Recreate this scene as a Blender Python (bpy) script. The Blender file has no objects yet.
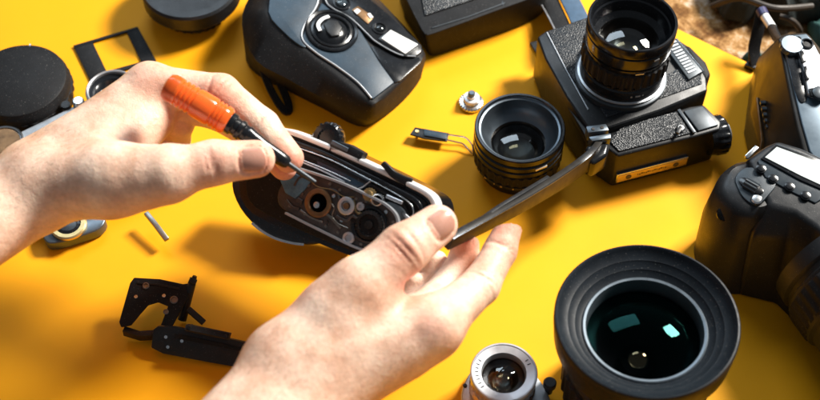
import bpy, bmesh, math, random
import numpy as np
from mathutils import Vector, Matrix
random.seed(4)
MM = 0.001
R = math.radians

# ------------------------------------------------------------------ camera, light, exposure
scene = bpy.context.scene
ELEV, DIST, FPX = 54.0, 900.0, 1262.0          # degrees above the table, mm, focal length in photo pixels
CAM = Vector((0, -DIST*math.cos(R(ELEV)), DIST*math.sin(R(ELEV))))
FWD = (-CAM).normalized(); RGT = Vector((1, 0, 0)); UPV = RGT.cross(FWD).normalized()
cd = bpy.data.cameras.new('camera'); cam = bpy.data.objects.new('camera', cd)
scene.collection.objects.link(cam); scene.camera = cam
cam.location = CAM*MM
cam.rotation_euler = FWD.to_track_quat('-Z', 'Y').to_euler()
cd.sensor_width = 36; cd.lens = 36*FPX/820.0
cd.clip_start = 0.02; cd.clip_end = 20
cd.dof.use_dof = True; cd.dof.focus_distance = 0.84; cd.dof.aperture_fstop = 6.3

world = bpy.data.worlds.new('World'); scene.world = world; world.use_nodes = True
wb = world.node_tree.nodes['Background']
wb.inputs['Color'].default_value = (0.80, 0.90, 1.0, 1); wb.inputs['Strength'].default_value = 0.17

def area(name, loc, target, size, size_y, power, col):
    l = bpy.data.lights.new(name, 'AREA'); l.shape = 'RECTANGLE'; l.size = size; l.size_y = size_y
    l.energy = power; l.color = col
    o = bpy.data.objects.new(name, l); scene.collection.objects.link(o)
    o.location = loc
    o.rotation_euler = (Vector(target)-Vector(loc)).to_track_quat('-Z', 'Y').to_euler()
    return o
area('key_window', (1.07, 0.75, 1.17), (0, 0, 0.03), 0.38, 0.38, 82, (1.0, 0.95, 0.87))
area('back_window', (-0.35, 1.60, 1.75), (0, 0, 0), 1.2, 0.7, 20, (0.72, 0.87, 1.0))

scene.view_settings.view_transform = 'Standard'
try: scene.view_settings.look = 'None'
except Exception: pass
scene.view_settings.exposure = 0.0; scene.view_settings.gamma = 1.0
scene.view_settings.use_curve_mapping = False

# ------------------------------------------------------------------ geometry helpers (all in millimetres)
def ray(px, py):
    return (FWD*FPX + RGT*(px-410) - UPV*(py-200)).normalized()
def P(px, py, z=0.0):
    d = ray(px, py); return CAM + d*((z-CAM.z)/d.z)
LIFT = 50.0                                     # how high the hands hold the opened camera above the board
def PL(px, py, z=0.0): return P(px, py, z+LIFT)
class Plane:
    def __init__(s, a, b, c):
        a, b, c = (x if isinstance(x, Vector) else P(*x) for x in (a, b, c))
        s.o = a; n = (b-a).cross(c-a).normalized()
        s.n = n if n.z > 0 else -n
    def pt(s, px, py, h=0.0):
        d = ray(px, py); q = CAM + d*((s.o-CAM).dot(s.n)/d.dot(s.n))
        return q + s.n*h
    def ring(s, poly, h=0.0): return [s.pt(x, y, h) for x, y in poly]
def level(z): return Plane(Vector((0, 0, z)), Vector((1, 0, z)), Vector((0, 1, z)))
def basis(axis):
    a = axis.normalized(); t = Vector((1, 0, 0)) if abs(a.x) < .8 else Vector((0, 1, 0))
    x = t.cross(a).normalized(); x = a.cross(x).normalized() if False else x
    return x, a.cross(x).normalized(), a

class MB:
    def __init__(s): s.v = []; s.f = []; s.m = []
    def add(s, vs, fs, mi=0):
        b = len(s.v); s.v += [Vector(x) for x in vs]; s.f += [tuple(b+i for i in f) for f in fs]; s.m += [mi]*len(fs); return s
    def loft(s, rings, cap0=True, cap1=True, mi=0, closed=True):
        n = len(rings[0]); vs = [p for r in rings for p in r]; fs = []
        for k in range(len(rings)-1):
            for i in range(n if closed else n-1):
                j = (i+1) % n; fs.append((k*n+i, k*n+j, (k+1)*n+j, (k+1)*n+i))
        if cap0: fs.append(tuple(range(n-1, -1, -1)))
        if cap1: fs.append(tuple((len(rings)-1)*n+i for i in range(n)))
        return s.add(vs, fs, mi)
    def prism(s, pl, poly, h0, h1, mi=0):
        a = pl.ring(poly, h1); b = [p+pl.n*(h0-h1) for p in a]
        return s.loft([b, a], mi=mi)
    def lathe(s, o, axis, prof, seg=64, ribs=None, rib_amp=0.0, mi=0):
        x, y, a = basis(axis); vs = []; fs = []; idx = []
        for (r, z) in prof:
            if r <= 1e-6: idx.append([len(vs)]*seg); vs.append(o+a*z); continue
            row = []
            for i in range(seg):
                t = 2*math.pi*i/seg; rr = r
                if ribs and ribs[0] <= z <= ribs[1] and (i % 4) in (2, 3): rr = r-rib_amp
                row.append(len(vs)); vs.append(o+a*z+(x*math.cos(t)+y*math.sin(t))*rr)
            idx.append(row)
        for k in range(len(prof)-1):
            for i in range(seg):
                j = (i+1) % seg; q = [idx[k][i], idx[k][j], idx[k+1][j], idx[k+1][i]]
                u = []; [u.append(e) for e in q if e not in u]
                if len(u) > 2: fs.append(tuple(u))
        return s.add(vs, fs, mi)
    def tube(s, path, r, seg=12, mi=0):
        n = len(path); rs = r if isinstance(r, (list, tuple)) else [r]*n; rings = []
        for k, p in enumerate(path):
            t = (path[min(k+1, n-1)]-path[max(k-1, 0)]).normalized(); x, y, _ = basis(t)
            if rings:
                x = (px_ - t*px_.dot(t)).normalized(); y = t.cross(x)
            px_ = x
            rings.append([p+(x*math.cos(2*math.pi*i/seg)+y*math.sin(2*math.pi*i/seg))*rs[k] for i in range(seg)])
        return s.loft(rings, mi=mi)
    def strip(s, path, w, h, up=Vector((0, 0, 1)), mi=0, side=None):
        n = len(path); rings = []
        for k, p in enumerate(path):
            t = (path[min(k+1, n-1)]-path[max(k-1, 0)]).normalized()
            uu = up if not isinstance(up, list) else up[k]
            sd = t.cross(uu).normalized(); u = sd.cross(t).normalized()
            ww = w[k] if isinstance(w, list) else w; hh = h[k] if isinstance(h, list) else h
            rings.append([p+sd*ww/2+u*hh/2, p-sd*ww/2+u*hh/2, p-sd*ww/2-u*hh/2, p+sd*ww/2-u*hh/2])
        return s.loft(rings, mi=mi)
    def box(s, c, x, y, z, mi=0):
        q = [c+x*a+y*b+z*d for d in (-.5, .5) for a, b in ((-.5, -.5), (.5, -.5), (.5, .5), (-.5, .5))]
        return s.loft([q[:4], q[4:]], mi=mi)
    def build(s, name, mats, parent=None, bevel=0, segs=3, ang=35, sub=0, smooth=True, label=None):
        loc = Vector((0, 0, 0))
        if parent is not None:
            loc = Vector(parent['_loc'])
        me = bpy.data.meshes.new(name)
        me.from_pydata([tuple((p-loc)*MM) for p in s.v], [], s.f)
        mats = mats if isinstance(mats, (list, tuple)) else [mats]
        for m in mats: me.materials.append(m)
        for p, i in zip(me.polygons, s.m): p.material_index = i
        bm = bmesh.new(); bm.from_mesh(me)
        bmesh.ops.recalc_face_normals(bm, faces=bm.faces)
        if bevel:
            es = [e for e in bm.edges if len(e.link_faces) == 2 and e.calc_face_angle(0) > R(ang-5)]
            bmesh.ops.bevel(bm, geom=es, offset=bevel*MM, segments=segs, profile=.5, affect='EDGES', clamp_overlap=True)
        bm.to_mesh(me); bm.free()
        if smooth:
            me.shade_smooth(); me.set_sharp_from_angle(angle=R(ang))
        o = bpy.data.objects.new(name, me); scene.collection.objects.link(o)
        if parent is not None:
            o.parent = parent; o['_loc'] = tuple(parent['_loc'])
        else: o['_loc'] = (0, 0, 0)
        if label: o['label'] = label
        if sub:
            md = o.modifiers.new('sub', 'SUBSURF'); md.levels = sub; md.render_levels = sub
        return o

def thing(name, label, cat, loc, group=None):
    o = bpy.data.objects.new(name, None); scene.collection.objects.link(o)
    o.empty_display_size = .01
    o.location = Vector(loc)*MM; o['_loc'] = tuple(loc); o['label'] = label; o['category'] = cat
    if group: o['group'] = group
    return o
def circ(cx, cy, rx, ry=None, n=28, rot=0):
    ry = rx if ry is None else ry; c, s_ = math.cos(R(rot)), math.sin(R(rot))
    return [(cx+rx*math.cos(t)*c-ry*math.sin(t)*s_, cy+rx*math.cos(t)*s_+ry*math.sin(t)*c) for t in [2*math.pi*i/n for i in range(n)]]
def curve(pts, n=8):
    """Catmull-Rom through points (Vectors or tuples)."""
    pts = [Vector(p) for p in pts]; out = []
    for i in range(len(pts)-1):
        p0 = pts[max(i-1, 0)]; p1 = pts[i]; p2 = pts[i+1]; p3 = pts[min(i+2, len(pts)-1)]
        for k in range(n):
            t = k/n
            out.append(.5*((2*p1)+(p2-p0)*t+(2*p0-5*p1+4*p2-p3)*t*t+(3*p1-p0-3*p2+p3)*t**3))
    out.append(pts[-1]); return out
def rnd(poly, n=4):
    """closed smooth loop through 2D px points."""
    m = len(poly); out = []
    pts = [Vector(p) for p in poly]
    for i in range(m):
        p0, p1, p2, p3 = pts[i-1], pts[i], pts[(i+1) % m], pts[(i+2) % m]
        for k in range(n):
            t = k/n; q = .5*((2*p1)+(p2-p0)*t+(2*p0-5*p1+4*p2-p3)*t*t+(3*p1-p0-3*p2+p3)*t**3)
            out.append((q.x, q.y))
    return out

# ------------------------------------------------------------------ materials
def mat(name, col, rough=.5, metal=0.0, spec=.5, bump=None, vary=0.0, vscale=60, col2=None, coat=0, sss=0, rvar=.12, sheen=0, speck=0):
    m = bpy.data.materials.new(name); m.use_nodes = True; nt = m.node_tree; N = nt.nodes; L = nt.links
    b = N['Principled BSDF']; b.inputs['Roughness'].default_value = rough; b.inputs['Metallic'].default_value = metal
    b.inputs['Specular IOR Level'].default_value = spec
    b.inputs['Coat Weight'].default_value = coat; b.inputs['Coat Roughness'].default_value = .12
    b.inputs['Base Color'].default_value = (*col, 1)
    tc = N.new('ShaderNodeTexCoord')
    if vary or col2:
        n = N.new('ShaderNodeTexNoise'); n.inputs['Scale'].default_value = vscale; n.inputs['Detail'].default_value = 6
        n.inputs['Roughness'].default_value = .6
        L.new(tc.outputs['Object'], n.inputs['Vector'])
        r = N.new('ShaderNodeValToRGB'); r.color_ramp.elements[0].position = .3; r.color_ramp.elements[1].position = .7
        c2 = col2 if col2 else tuple(min(1, c*(1+vary)) for c in col)
        c1 = col if col2 else tuple(c*(1-vary) for c in col)
        r.color_ramp.elements[0].color = (*c1, 1); r.color_ramp.elements[1].color = (*c2, 1)
        L.new(n.outputs['Fac'], r.inputs['Fac']); last = r.outputs['Color']
        if speck:   # dust specks that lie on the surface
            v = N.new('ShaderNodeTexNoise'); v.inputs['Scale'].default_value = 1400; v.inputs['Detail'].default_value = 1
            L.new(tc.outputs['Object'], v.inputs['Vector'])
            rr = N.new('ShaderNodeMapRange'); rr.inputs['From Min'].default_value = .70; rr.inputs['From Max'].default_value = .78
            L.new(v.outputs['Fac'], rr.inputs['Value'])
            ml = N.new('ShaderNodeMath'); ml.operation = 'MULTIPLY'; ml.inputs[1].default_value = speck
            L.new(rr.outputs[0], ml.inputs[0])
            mx = N.new('ShaderNodeMix'); mx.data_type = 'RGBA'; mx.inputs['B'].default_value = (.45, .43, .40, 1)
            L.new(ml.outputs[0], mx.inputs['Factor']); L.new(last, mx.inputs['A']); last = mx.outputs['Result']
        L.new(last, b.inputs['Base Color'])
        mr = N.new('ShaderNodeMapRange'); mr.inputs['To Min'].default_value = max(.03, rough-rvar); mr.inputs['To Max'].default_value = min(1, rough+rvar)
        n2 = N.new('ShaderNodeTexNoise'); n2.inputs['Scale'].default_value = vscale*2.3; n2.inputs['Detail'].default_value = 5
        L.new(tc.outputs['Object'], n2.inputs['Vector']); L.new(n2.outputs['Fac'], mr.inputs['Value']); L.new(mr.outputs[0], b.inputs['Roughness'])
    if bump:
        kind, sc, st = bump
        if kind == 'voronoi':
            t = N.new('ShaderNodeTexVoronoi'); t.inputs['Scale'].default_value = sc; out = t.outputs['Distance']
        else:
            t = N.new('ShaderNodeTexNoise'); t.inputs['Scale'].default_value = sc; t.inputs['Detail'].default_value = 4; out = t.outputs['Fac']
        L.new(tc.outputs['Object'], t.inputs['Vector'])
        bp = N.new('ShaderNodeBump'); bp.inputs['Strength'].default_value = st; bp.inputs['Distance'].default_value = .0006
        L.new(out, bp.inputs['Height']); L.new(bp.outputs['Normal'], b.inputs['Normal'])
    if sss:
        b.inputs['Subsurface Weight'].default_value = sss; b.inputs['Subsurface Radius'].default_value = (1, .35, .2)
        b.inputs['Subsurface Scale'].default_value = .004
    return m

M = {}
M['yellow'] = mat('yellow_board', (.92, .388, .003), .62, spec=.2, vary=.05, vscale=7, speck=.12, bump=('noise', 900, .08))
M['black'] = mat('black_plastic', (.011, .012, .014), .40, spec=.35, vary=.25, vscale=70, bump=('noise', 1500, .12), speck=.25)
M['gloss'] = mat('black_gloss', (.008, .009, .011), .2, spec=.4, vary=.3, vscale=60, speck=.15)
M['matte'] = mat('black_matte', (.011, .011, .012), .6, spec=.2, vary=.25, vscale=60, bump=('noise', 1200, .2), speck=.3)
M['leather'] = mat('black_leatherette', (.014, .017, .021), .38, spec=.5, vary=.3, vscale=80, bump=('voronoi', 900, .9))
M['grey'] = mat('dark_grey_metal', (.05, .06, .07), .38, metal=.4, vary=.2, vscale=90)
M['blueblack'] = mat('blue_black_lacquer', (.014, .032, .052), .42, metal=.05, spec=.45, vary=.3, vscale=50, bump=('noise', 1800, .10), speck=.3)
M['chrome'] = mat('satin_chrome', (.62, .63, .64), .24, metal=1.0, vary=.12, vscale=90)
M['silver'] = mat('silver_paint', (.50, .52, .55), .38, metal=.7, vary=.12, vscale=70, bump=('noise', 2500, .06))
M['white'] = mat('white_metal', (.82, .82, .82), .35, metal=.2, vary=.06, vscale=60)
M['gold'] = mat('gold_plate', (.62, .47, .22), .35, metal=.8, vary=.15, vscale=120)
M['brass'] = mat('brown_brass', (.20, .11, .05), .4, metal=.6, vary=.35, vscale=150)
M['bronze'] = mat('worn_bronze_black', (.036, .032, .030), .42, metal=.3, vary=.6, vscale=140, col2=(.095, .080, .073), bump=('noise', 700, .25))
M['blue'] = mat('blue_film', (.05, .13, .22), .5, vary=.5, vscale=300, col2=(.10, .24, .36))
M['lcd'] = mat('pale_display', (.50, .55, .54), .22, vary=.05, vscale=60)
M['flash'] = mat('flash_diffuser', (.80, .80, .78), .25, vary=.05, vscale=80, bump=('noise', 800, .3))
M['orange'] = mat('orange_plastic', (.85, .13, .015), .24, vary=.1, vscale=60, coat=.4, sss=.25)
M['orange_dark'] = mat('orange_end', (.62, .09, .01), .3, vary=.15, vscale=60, sss=.2)
M['teal'] = mat('dark_teal_cloth', (.01, .055, .050), .8, vary=.3, vscale=60, bump=('noise', 500, .8))
M['nail'] = mat('fingernail', (.52, .27, .20), .26, vary=.06, vscale=90, sss=.2)
M['bluetip'] = mat('navy_plastic', (.03, .03, .09), .35)

def glass(name, tint, fac, rough=.02):
    m = bpy.data.materials.new(name); m.use_nodes = True; nt = m.node_tree; N = nt.nodes; L = nt.links
    N.remove(N['Principled BSDF']); out = N['Material Output']
    g = N.new('ShaderNodeBsdfGlossy'); g.inputs['Color'].default_value = (*tint, 1); g.inputs['Roughness'].default_value = rough
    t = N.new('ShaderNodeBsdfTransparent'); t.inputs['Color'].default_value = (.86, .9, .9, 1)
    lw = N.new('ShaderNodeFresnel'); lw.inputs['IOR'].default_value = 1.5
    a = N.new('ShaderNodeMath'); a.operation = 'MULTIPLY_ADD'; a.inputs[1].default_value = .9; a.inputs[2].default_value = fac-.03
    L.new(lw.outputs[0], a.inputs[0])
    mx = N.new('ShaderNodeMixShader'); L.new(a.outputs[0], mx.inputs[0]); L.new(t.outputs[0], mx.inputs[1]); L.new(g.outputs[0], mx.inputs[2])
    L.new(mx.outputs[0], out.inputs['Surface']); return m
M['glass_teal'] = glass('coated_glass_teal', (.22, .80, .72), .0)
M['glass_blue'] = glass('coated_glass_blue', (.7, .85, 1.0), .03)
M['glass_amber'] = glass('coated_glass_amber', (1.0, .72, .40), .07)
M['glass_clear'] = glass('clear_glass', (1, 1, 1), .05)
M['deep'] = mat('lens_inside_black', (.002, .002, .0025), .8, spec=0)
M['deep_brown'] = mat('lens_inside_brown', (.016, .010, .007), .3, spec=.4)

def skin():
    m = bpy.data.materials.new('skin'); m.use_nodes = True; nt = m.node_tree; N = nt.nodes; L = nt.links
    b = N['Principled BSDF']; tc = N.new('ShaderNodeTexCoord')
    n = N.new('ShaderNodeTexNoise'); n.inputs['Scale'].default_value = 38; n.inputs['Detail'].default_value = 7; n.inputs['Roughness'].default_value = .62
    L.new(tc.outputs['Object'], n.inputs['Vector'])
    r = N.new('ShaderNodeValToRGB'); e = r.color_ramp.elements
    e[0].position = .32; e[0].color = (.58, .335, .225, 1); e[1].position = .68; e[1].color = (.86, .64, .50, 1)
    L.new(n.outputs['Fac'], r.inputs['Fac'])
    at = N.new('ShaderNodeAttribute'); at.attribute_name = 'flush'
    mx = N.new('ShaderNodeMix'); mx.data_type = 'RGBA'; mx.inputs['B'].default_value = (.68, .24, .16, 1)
    L.new(at.outputs['Fac'], mx.inputs['Factor']); L.new(r.outputs[0], mx.inputs['A'])
    n3 = N.new('ShaderNodeTexNoise'); n3.inputs['Scale'].default_value = 420; n3.inputs['Detail'].default_value = 4
    L.new(tc.outputs['Object'], n3.inputs['Vector'])
    m2 = N.new('ShaderNodeMix'); m2.data_type = 'RGBA'; m2.blend_type = 'MULTIPLY'; m2.inputs['Factor'].default_value = .35
    L.new(mx.outputs['Result'], m2.inputs['A']); L.new(n3.outputs['Fac'], m2.inputs['B'])
    g = N.new('ShaderNodeMix'); g.data_type = 'RGBA'; g.blend_type = 'MULTIPLY'; g.inputs['Factor'].default_value = 1
    g.inputs['B'].default_value = (1.32, 1.32, 1.32, 1); L.new(m2.outputs['Result'], g.inputs['A'])
    L.new(g.outputs['Result'], b.inputs['Base Color'])
    b.inputs['Roughness'].default_value = .48; b.inputs['Specular IOR Level'].default_value = .4
    b.inputs['Subsurface Weight'].default_value = .35; b.inputs['Subsurface Radius'].default_value = (1, .33, .2); b.inputs['Subsurface Scale'].default_value = .0045
    # fine relief: skin cells, wrinkles across the limb, a few veins
    v = N.new('ShaderNodeTexVoronoi'); v.inputs['Scale'].default_value = 760; v.feature = 'DISTANCE_TO_EDGE'
    L.new(tc.outputs['Object'], v.inputs['Vector'])
    n4 = N.new('ShaderNodeTexNoise'); n4.inputs['Scale'].default_value = 230; n4.inputs['Detail'].default_value = 6; n4.inputs['Distortion'].default_value = .6
    L.new(tc.outputs['Object'], n4.inputs['Vector'])
    b1 = N.new('ShaderNodeBump'); b1.inputs['Strength'].default_value = .42; b1.inputs['Distance'].default_value = .0004
    L.new(v.outputs['Distance'], b1.inputs['Height'])
    b2 = N.new('ShaderNodeBump'); b2.inputs['Strength'].default_value = .34; b2.inputs['Distance'].default_value = .0012
    L.new(n4.outputs['Fac'], b2.inputs['Height']); L.new(b1.outputs['Normal'], b2.inputs['Normal'])
    L.new(b2.outputs['Normal'], b.inputs['Normal'])
    return m
M['skin'] = skin()

def carpet_mat():
    m = bpy.data.materials.new('mottled_brown_rug'); m.use_nodes = True; nt = m.node_tree; N = nt.nodes; L = nt.links
    b = N['Principled BSDF']; tc = N.new('ShaderNodeTexCoord')
    n = N.new('ShaderNodeTexNoise'); n.inputs['Scale'].default_value = 42; n.inputs['Detail'].default_value = 9; n.inputs['Roughness'].default_value = .72
    L.new(tc.outputs['Object'], n.inputs['Vector'])
    r = N.new('ShaderNodeValToRGB'); e = r.color_ramp.elements
    e[0].position = .36; e[0].color = (.030, .013, .005, 1); e[1].position = .66; e[1].color = (.60, .50, .40, 1)
    for p, c in ((.47, (.15, .065, .017, 1)), (.56, (.36, .20, .075, 1))):
        q = e.new(p); q.color = c
    L.new(n.outputs['Fac'], r.inputs['Fac']); L.new(r.outputs[0], b.inputs['Base Color'])
    b.inputs['Roughness'].default_value = .85; b.inputs['Specular IOR Level'].default_value = .2
    bp = N.new('ShaderNodeBump'); bp.inputs['Strength'].default_value = 1; bp.inputs['Distance'].default_value = .003
    L.new(n.outputs['Fac'], bp.inputs['Height']); L.new(bp.outputs['Normal'], b.inputs['Normal'])
    return m
M['carpet'] = carpet_mat()

# ------------------------------------------------------------------ setting
A_ = P(676, 28); B_ = P(757, 67); dr = (B_-A_).normalized()
b = MB()
e0 = A_-dr*900; e1 = B_+dr*900
top = [e0, e1, Vector((1100, -1000, 0)), Vector((-1100, -1000, 0)), Vector((-1100, e0.y+0, 0))]
b.loft([[p-Vector((0, 0, 4)) for p in top], top])
o = b.build('table_board', M['yellow']); o['kind'] = 'structure'; o['label'] = 'yellow work surface under the cameras'
# textured surface beyond the board, with real relief
n = 220; xs = np.linspace(-1000, 1300, n); ys = np.linspace(-1000, 1300, n)
b = MB(); rg = np.random.RandomState(3); vs = []
from mathutils import noise as mn
for y in ys:
    for x in xs: vs.append(Vector((x, y, -9+3.0*mn.noise(Vector((x, y, 0))*.05)+1.5*mn.noise(Vector((x, y, 5))*.12))))
b.add(vs, [(j*n+i, j*n+i+1, (j+1)*n+i+1, (j+1)*n+i) for j in range(n-1) for i in range(n-1)])
o = b.build('rug', M['carpet']); o['kind'] = 'structure'; o['label'] = 'mottled brown and cream rug beyond the yellow board'

# ------------------------------------------------------------------ generic lens
def dome(r, h, n=10):
    Rr = (r*r+h*h)/(2*h); out = []
    for i in range(n+1):
        rr = r*(1-i/n); out.append((rr, math.sqrt(max(Rr*Rr-rr*rr, 0))-(Rr-h)))
    return out
def sh(prof, dz): return [(r, z+dz) for r, z in prof]

Z = Vector((0, 0, 1))
# ------------------------------------------------------------------ big wide lens, standing, front glass up (lower right)
def big_lens():
    H = 92.0
    top_c = P(647, 318, H); base = Vector((top_c.x+3, top_c.y-4, 0)); ax = (top_c-base).normalized()
    t = thing('wide_camera_lens', 'large black wide-angle lens standing face up with teal reflections in its front glass', 'camera lens', base)
    b = MB(); b.lathe(base, ax, [(0, 0), (34, 0), (38, 2), (38, 6), (43, 9), (43.5, 44), (42, 46), (42, 50), (44, 56), (37, 56), (36, 38), (0, 36)], 96)
    b.build('barrel', M['black'], t)
    b = MB(); b.lathe(base, ax, [(43, 13), (45.5, 14), (45.5, 40), (43, 41)], 144, ribs=(13.5, 40.5), rib_amp=1.3)
    b.build('focus_ring', M['matte'], t)
    # hood: outside wall, rounded rim, stepped inside wall
    inner = [(51.6, H-.6), (50.8, H-1.6)]
    k = 0
    for i in range(3):
        z0 = H-2.6-i*3.3; r0 = 49.8-i*4.4; inner += [(r0, z0), (r0-3.9, z0-2.9), (r0-4.2, z0-2.95), (r0-4.3, z0-3.2)]
    inner += [(36.7, H-12.6)]
    b = MB(); b.lathe(base, ax, [(44, 54), (46, 58), (50, 64), (53, 72), (54, H-6), (54, H-1.2), (53.3, H-.2), (52.4, H)]+inner, 128)
    b.build('hood', M['hoodblack'], t)
    b = MB(); b.lathe(base, ax, [(37.2, H-13), (37.0, H-11.4), (36.2, H-10.8), (34.8, H-11), (34.3, H-12.5), (33.8, H-17), (33.6, H-23)], 128)
    b.build('filter_ring', M['silver_ring'], t)
    b = MB(); b.lathe(base, ax, [(33.6, H-22), (32, H-26), (30, H-36), (24, H-46), (18, H-50), (0, H-51)], 96)
    b.build('inner_barrel', M['deep'], t)
    b = MB(); b.lathe(base, ax, sh(dome(33.5, 10), H-21), 96)
    b.build('front_glass', M['glass_teal'], t)
    b = MB(); b.lathe(base, ax, sh(dome(11, 6), H-46), 64)
    b.build('inner_glass', M['glass_amber'], t)
    b = MB()
    for a0 in range(0, 360, 9):   # index marks on the ring below the hood
        x, y, _ = basis(ax); d = x*math.cos(R(a0))+y*math.sin(R(a0)); s = ax.cross(d)
        b.box(base+ax*11.5+d*43.2, d*.6, s*.6, ax*2.4)
    b.build('index_mark', M['white'], t)
M['oldbrass'] = mat('dull_brass', (.34, .24, .11), .38, metal=.8, vary=.3, vscale=200)
M['steel'] = mat('dull_steel', (.22, .21, .19), .35, metal=.8, vary=.3)
M['hoodblack'] = mat('hood_black', (.008, .011, .015), .45, spec=.15, vary=.2, vscale=70, speck=.3)
M['silver_ring'] = mat('grey_ring_metal', (.11, .135, .16), .36, metal=.7, vary=.1)
big_lens()

# ------------------------------------------------------------------ lens standing between the two hands' work and the winder camera
def standing_lens():
    H = 46.0; tc_ = P(520, 127, H); base = Vector((tc_.x, tc_.y, 0))
    t = thing('camera_lens', 'black lens standing open end up on the yellow board beside the small chrome screw knob', 'camera lens', base)
    b = MB(); b.lathe(base, Z, [(0, 0), (25, 0), (26, 1.5), (26, 9), (29.5, 12), (31, 13), (31, 15.5), (29.8, 16), (29.8, 30)], 96); b.build('barrel', M['black'], t)
    b = MB(); b.lathe(base, Z, [(29, 16.5), (32, 17.5), (32, 26), (30, 27)], 132, ribs=(17, 26.5), rib_amp=1.1); b.build('focus_ring', M['matte'], t)
    b = MB(); b.lathe(base, Z, [(29.5, 27.5), (31.8, 28.5), (31.8, 32), (30.6, 32.6), (30.6, 34), (31.8, 34.6), (31.8, 38), (30.4, 38.8), (30.4, 40.2), (31.6, 41), (31.6, H-.8), (31, H), (29.5, H), (28.8, H-.8)], 96); b.build('front_barrel', M['gloss'], t)
    b = MB(); b.lathe(base, Z, [(28.9, H-.7), (28.5, H-2), (27.2, H-2.4), (26.8, H-4), (26.2, H-9), (24, H-13), (21, H-16), (19.5, H-17)], 96); b.build('filter_ring', M['silver_ring'], t)
    b = MB(); b.lathe(base, Z, [(20, H-16.8), (17, H-22), (12, H-27), (0, H-28)], 64); b.build('inner_barrel', M['deep_brown'], t)
    b = MB(); b.lathe(base, Z, sh(dome(19.6, 5.5), H-19), 64); b.build('front_glass', M['glass_clear'], t)
    b = MB(); b.lathe(base, Z, sh(dome(12, 4), H-26), 48); b.build('inner_glass', M['glass_amber'], t)
    b = MB()
    for k, a0 in enumerate((200, 208, 221, 236, 246, 262, 276, 290, 301, 318)):
        d = Vector((math.cos(R(a0)), math.sin(R(a0)), 0)); s = Z.cross(d)
        b.box(base+d*31.05+Z*14.3, d*.3, s*(.8 if k % 2 else 1.8), Z*1.5)
    b.build('scale_mark', M['gold'], t)
    b = MB(); d = Vector((math.cos(R(-64)), math.sin(R(-64)), 0)); b.box(base+d*31.8+Z*36.2, d*.8, Z.cross(d)*9, Z*1.6)
    b.build('index_line', M['white'], t)
standing_lens()

# ------------------------------------------------------------------ small silver lens (bottom)
def small_lens():
    H = 30.0; c = P(504, 372, H); base = Vector((c.x, c.y, 0))
    t = thing('leaf_shutter_lens', 'small silver lens with knurled rim at the bottom edge, left of the large black lens', 'camera lens', base)
    fl = [( -26, -9), (-21, 10), (-8, 22), (10, 22), (22, 10), (30, -6), (30, -22), (8, -28), (-14, -26)]
    b = MB(); ring = [base+Vector((x, y, 0)) for x, y in rnd(fl)]
    b.loft([ring, [p+Z*8 for p in ring]]); b.build('shutter_housing', M['silver'], t, bevel=1.2)
    b = MB(); b.lathe(base, Z, [(18, 7), (21, 8), (21, 13), (19, 14), (19, 17), (20.5, 18), (20.5, H-3), (18, H-2)], 120, ribs=(18, H-2.5), rib_amp=.6); b.build('barrel', M['chrome'], t)
    b = MB(); b.lathe(base, Z, [(18, H-3), (20.9, H-3), (21, H-.6), (20.4, H), (19.6, H), (19.4, H-.5), (14.2, H-1.2), (13.8, H-2.2), (13.5, H-7)], 96); b.build('front_ring', M['silver'], t)
    b = MB(); b.lathe(base, Z, [(13.6, H-6.6), (10, H-11), (0, H-14)], 48); b.build('inner_barrel', M['deep_brown'], t)
    b = MB(); b.lathe(base, Z, sh(dome(13.5, 5), H-7.5), 64); b.build('front_glass', M['glass_clear'], t)
    b = MB(); b.lathe(base, Z, sh(dome(8, 3), H-11.5), 48); b.build('inner_glass', M['glass_amber'], t)
    for a0 in (150, 160, 169, 178, 187, 196, 206, 216, 30, 20):
        b = MB(); d = Vector((math.cos(R(a0)), math.sin(R(a0)), 0)); b.box(base+d*17+Z*(H-.72), d*2.2, Z.cross(d)*.5, Z*.3); b.build('engraved_mark', M['black'], t)
    k = P(549, 388, 10)
    b = MB(); b.lathe(Vector((k.x, k.y, 0)), Z, [(0, 5), (2.6, 5), (2.6, 13), (4.2, 13.5), (4.2, 17), (3.4, 18), (0, 18)], 32); b.build('cocking_lever', M['black'], t)
    k = P(465, 386, 8)
    b = MB(); b.lathe(k, Z, [(0, 0), (1.4, 0), (1.4, .6), (0, .8)], 16); b.build('screw', M['black'], t)
small_lens()

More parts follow.
